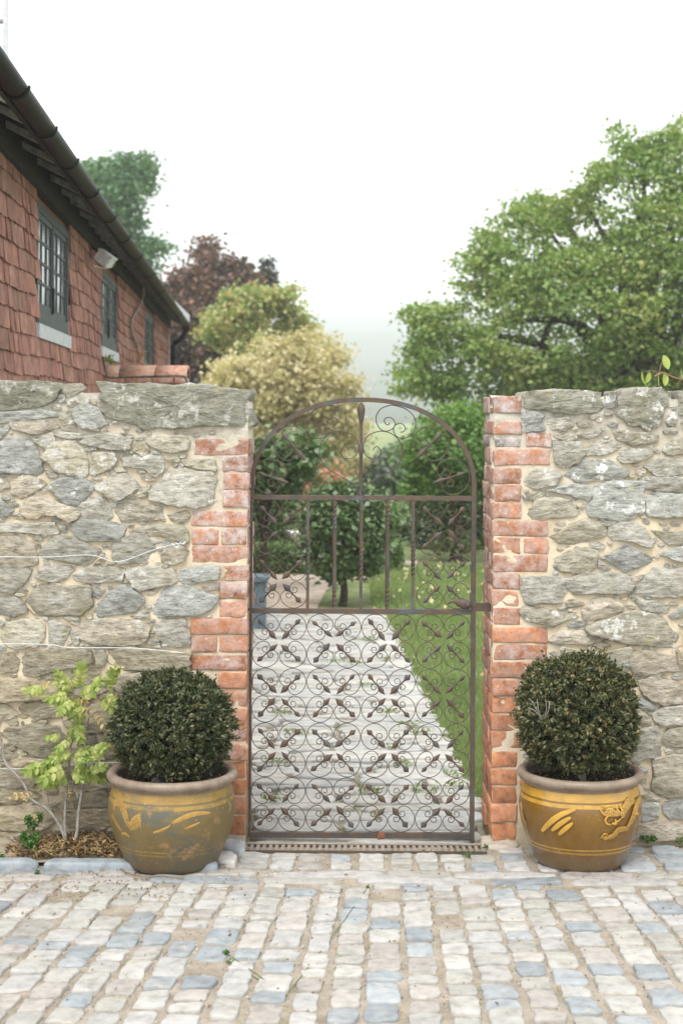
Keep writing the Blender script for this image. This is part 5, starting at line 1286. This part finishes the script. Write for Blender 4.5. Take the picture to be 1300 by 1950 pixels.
tree('golden_maple', 'green and orange turning tree behind the pale yellow one', 'tree', 35, [(395,640),(405,585),(430,560),(450,535),(500,525),(520,540),(540,515),(560,560),(575,580),(590,620),(620,640),(640,690),(620,760),(560,800),(470,790),(430,720),(425,660)], M['gold'], 900, 24, .16, .105, 1.8, (515, .12), 16, seed=12, gap=-.02, gapf=1.0)
tree('copper_beech', 'dark copper leaved tree between the house end and the golden tree', 'tree', 40, [(300,560),(340,510),(370,480),(385,462),(405,450),(425,480),(440,470),(470,500),(500,530),(520,580),(500,700),(470,800),(400,820),(330,800),(300,700)], M['copper'], 1100, 24, .19, .13, 2.0, (405, .22), 18, seed=14, gap=-.12, gapf=1.0)
tree('oak_tree', 'hazy green tree top rising behind the black gutter', 'tree', 46, [(150,330),(170,310),(195,318),(200,285),(225,278),(245,305),(262,325),(265,295),(285,300),(290,340),(280,380),(292,410),(270,440),(300,450),(330,480),(330,530),(260,560),(140,520),(100,420)], M['oak'], 900, 24, .20, .13, 1.8, (225, .25), 16, seed=17, gap=-.02, gapf=.9)
tree('conifer', 'thin dark conifer tip above the golden tree', 'tree', 44, [(505,485),(511,500),(518,528),(525,600),(495,600),(497,540),(503,510)], M['conifer'], 120, 22, .12, .10, .4, (510, .08), 0, seed=18, gap=-.9, ragged=4)
tree('fruit_tree', 'branchy dark leaved shrub behind the left side of the arch', 'shrub', 15.5, [(470,870),(500,845),(540,835),(590,830),(605,850),(600,875),(560,890),(612,905),(560,925),(520,945),(470,950)], M['pear'], 150, 18, .10, .085, .5, (500, .04), 8, seed=21, gap=-.3, ragged=4)
tree('red_shrub', 'orange red autumn shrub left of the small round tree', 'shrub', 24, [(500,945),(520,910),(560,905),(600,900),(640,890),(650,920),(640,960),(520,965)], M['red'], 150, 20, .13, .09, .5, (570, .04), 4, seed=23, gap=-.2, ragged=4)
tree('round_tree', 'small dark round clipped tree standing at the end of the path', 'tree', 14.5, [(588,1000),(600,955),(618,930),(650,920),(690,925),(715,950),(732,985),(735,1030),(722,1065),(700,1090),(668,1100),(655,1112),(630,1105),(600,1070),(588,1035)], M['pear'], 620, 26, .065, .055, .42, (655, .035), 10, seed=25, gap=-.42, gapf=3, ragged=4)
tree('light_shrub', 'light green shrub to the right of the round tree', 'shrub', 22, [(720,960),(760,945),(800,950),(805,1000),(790,1060),(740,1060)], M['bush'], 170, 24, .12, .075, .5, (765, .05), 6, seed=27, gap=-.35)
tree('flowering_shrub', 'low shrub flecked with pink at the far edge of the lawn', 'shrub', 19.2, [(822,1048),(835,1025),(860,1015),(888,1020),(900,1050)], M['pink'], 60, 18, .08, .06, .3, (862, .03), 3, seed=29, gap=-.5, ragged=4)
tree('mist_tinted_shrub', 'shrub tinted grey green for mist, beyond the garden right of the centre spear', 'shrub', 33, [(690,950),(698,900),(720,872),(745,848),(775,842),(800,862),(840,880),(850,950)], M['mist_tinted'], 420, 24, .13, .095, 1.0, (765, .06), 6, seed=31, gap=-.3, ragged=6)
tree('mist_tinted_shrub', 'low shrub tinted grey green for mist, left of the centre spear behind the round tree', 'shrub', 35, [(625,950),(640,905),(665,885),(700,895),(715,950)], M['mist_tinted'], 220, 24, .13, .095, .8, (675, .05), 4, seed=33, gap=-.3, ragged=6)

def hedge(label, pxa, pxb, py0, pyb, dep, m, n, leaf=.045):
    g0 = ground_at(pxa, pyb, -.06); g1 = ground_at(pxb, pyb, -.06); D = g0.y + 6.25
    h = 1.7 - (py0 - 790) * D / 3000 + .06
    root = thing('hedge', label, 'hedge', ((g0.x + g1.x) / 2, g0.y + dep / 2, -.06)); L = abs(g1.x - g0.x)
    core = MB().box((-L/2 + .04, -dep/2 + .04, 0), (L/2 - .04, dep/2 - .04, h - .04)); obj('shade_core', core.mesh('shade_core', M['yewcore'], False), root)
    f = rng.uniform(0, 1, n); P = np.empty((n, 3)); u = rng.uniform(-.5, .5, n); v = rng.uniform(-.5, .5, n); zf = rng.uniform(0, 1, n)
    top = f < .38; fr = (f >= .38) & (f < .82); sd_ = f >= .82
    P[top] = np.stack([u[top] * L, v[top] * dep, np.full(top.sum(), h)], 1)
    P[fr] = np.stack([u[fr] * L, np.full(fr.sum(), -dep / 2), zf[fr] * h], 1)
    P[sd_] = np.stack([np.sign(u[sd_]) * L / 2, v[sd_] * dep, zf[sd_] * h], 1)
    P += rng.normal(size=(n, 3)) * .022
    obj('foliage', leaf_mesh('foliage', P, leaf, m, .4, .65), root)
hedge('tall dark clipped hedge at the back left of the garden', 380, 600, 955, 1040, .9, M['box'], 9000, .05)
hedge('low clipped box hedge in front of the back hedge on the left', 400, 600, 1046, 1094, .6, M['box'], 5200, .04)
hedge('square clipped box block beside the round tree', 697, 762, 1037, 1090, .5, M['box'], 2600, .04)
hedge('dark tall hedge along the far right of the lawn', 790, 1100, 945, 1046, .9, M['pear'], 11000, .055)
# small things in the garden
p = ground_at(487, 1207, -.06); pb_ = thing('garden_planter', 'blue grey painted square tub beside the path edge', 'planter', p)
obj('body', MB().box((-.16, -.02, 0), (.075, .22, .42)).mesh('body', M['planter'], False), pb_)
obj('lip', MB().box((-.18, -.04, .42), (.095, .24, .46)).mesh('lip', M['planter'], False), pb_)
p = ground_at(568, 1060, -.06); bb = thing('bird_bath', 'pale stone bird bath between the two left hedges', 'bird bath', p)
obj('bowl', MB().lathe([(.04, .20), (.12, .24), (.17, .30), (.17, .315), (.12, .29), (.001, .28)], 20).mesh('bowl', M['white']), bb)
obj('pedestal', MB().lathe([(.09, 0), (.09, .03), (.05, .05), (.045, .18), (.06, .21)], 16).mesh('pedestal', M['lead']), bb)
# lawn grass and fallen leaves (only the strip the gateway shows, plus a margin)
def grass_pts(n, x0, x1, y0, y1): return np.stack([rng.uniform(x0, x1, n), rng.uniform(y0, y1, n)], 1)
g_ = np.concatenate([grass_pts(42000, .35, 1.6, .5, 4.2), grass_pts(42000, .3, 2.4, 4.2, 12)]);
pe_ = .640 - .035 * (g_[:, 1] - .75); g_ = g_[(g_[:, 0] > np.where(g_[:, 1] < 7.5, pe_, -9))]
e_ = rng.uniform(.55, 7.4, 5200); g_ = np.concatenate([g_, np.stack([.640 - .035 * (e_ - .75) + rng.normal(0, .014, 5200), e_], 1)])
n = len(g_); hgt = rng.uniform(.03, .062, n) * (1 + .02 * g_[:, 1]); ang = rng.uniform(0, 6.28, n); wd = .0028 * (1 + .12 * g_[:, 1]); ln = rng.normal(0, .018, (n, 2))
V = np.empty((n, 3, 3)); V[:, 0] = np.stack([g_[:, 0] - np.cos(ang)*wd, g_[:, 1] - np.sin(ang)*wd, np.full(n, -.06)], 1); V[:, 1] = np.stack([g_[:, 0] + np.cos(ang)*wd, g_[:, 1] + np.sin(ang)*wd, np.full(n, -.06)], 1)
V[:, 2] = np.stack([g_[:, 0] + ln[:, 0], g_[:, 1] + ln[:, 1], -.06 + hgt], 1)
tag(obj('grass', mesh_np('grass', V.reshape(-1, 3), np.arange(3*n).reshape(-1, 3), M['grass'])), 'short green lawn grass beside the path', 'grass', kind='stuff')
fl = np.concatenate([np.stack([rng.uniform(.2, 2.6, 240), rng.uniform(7.5, 14, 240), np.full(240, -.012)], 1), np.stack([rng.uniform(.5, 1.2, 8), rng.uniform(2, 7, 8), np.full(8, -.01)], 1), np.stack([rng.uniform(-.8, .5, 8), rng.uniform(.3, 7, 8), np.full(8, -.012)], 1)])
tag(obj('fallen_leaves', leaf_mesh('fallen_leaves', fl, .05, M['fallen'], .85, .7, .1)), 'pale fallen leaves scattered over the lawn', 'leaves', kind='stuff')
# tufts growing in the joints of the path
P = np.stack([rng.uniform(-.8, .55, 60), rng.uniform(.35, 6.5, 60)], 1); P = np.concatenate([np.stack([rng.normal(a, .035, 26), rng.normal(b, .02, 26), rng.uniform(-.012, .008, 26)], 1) for a, b in P[:20]])
tag(obj('path_moss', leaf_mesh('path_moss', P, .026, M['grass'], .5, .5)), 'small green weeds in the joints of the stone path', 'weeds', kind='stuff')

# ================================================================== MIST
hb = MB().box((-1503, -13, -3), (1503, 1623, 160)).mesh('haze', None, False)
t = bpy.data.materials.new('mist_air'); t.use_nodes = True; tt = t.node_tree; tt.nodes.remove(tt.nodes['Principled BSDF'])
pv = tt.nodes.new('ShaderNodeVolumePrincipled'); pv.inputs['Color'].default_value = (.95, .97, 1.0, 1); pv.inputs['Density'].default_value = .0012
tt.links.new(pv.outputs[0], tt.nodes['Material Output'].inputs['Volume']); hb.materials.append(t)
tag(obj('haze', hb), 'pale mist over the garden and hill', None, kind='stuff')
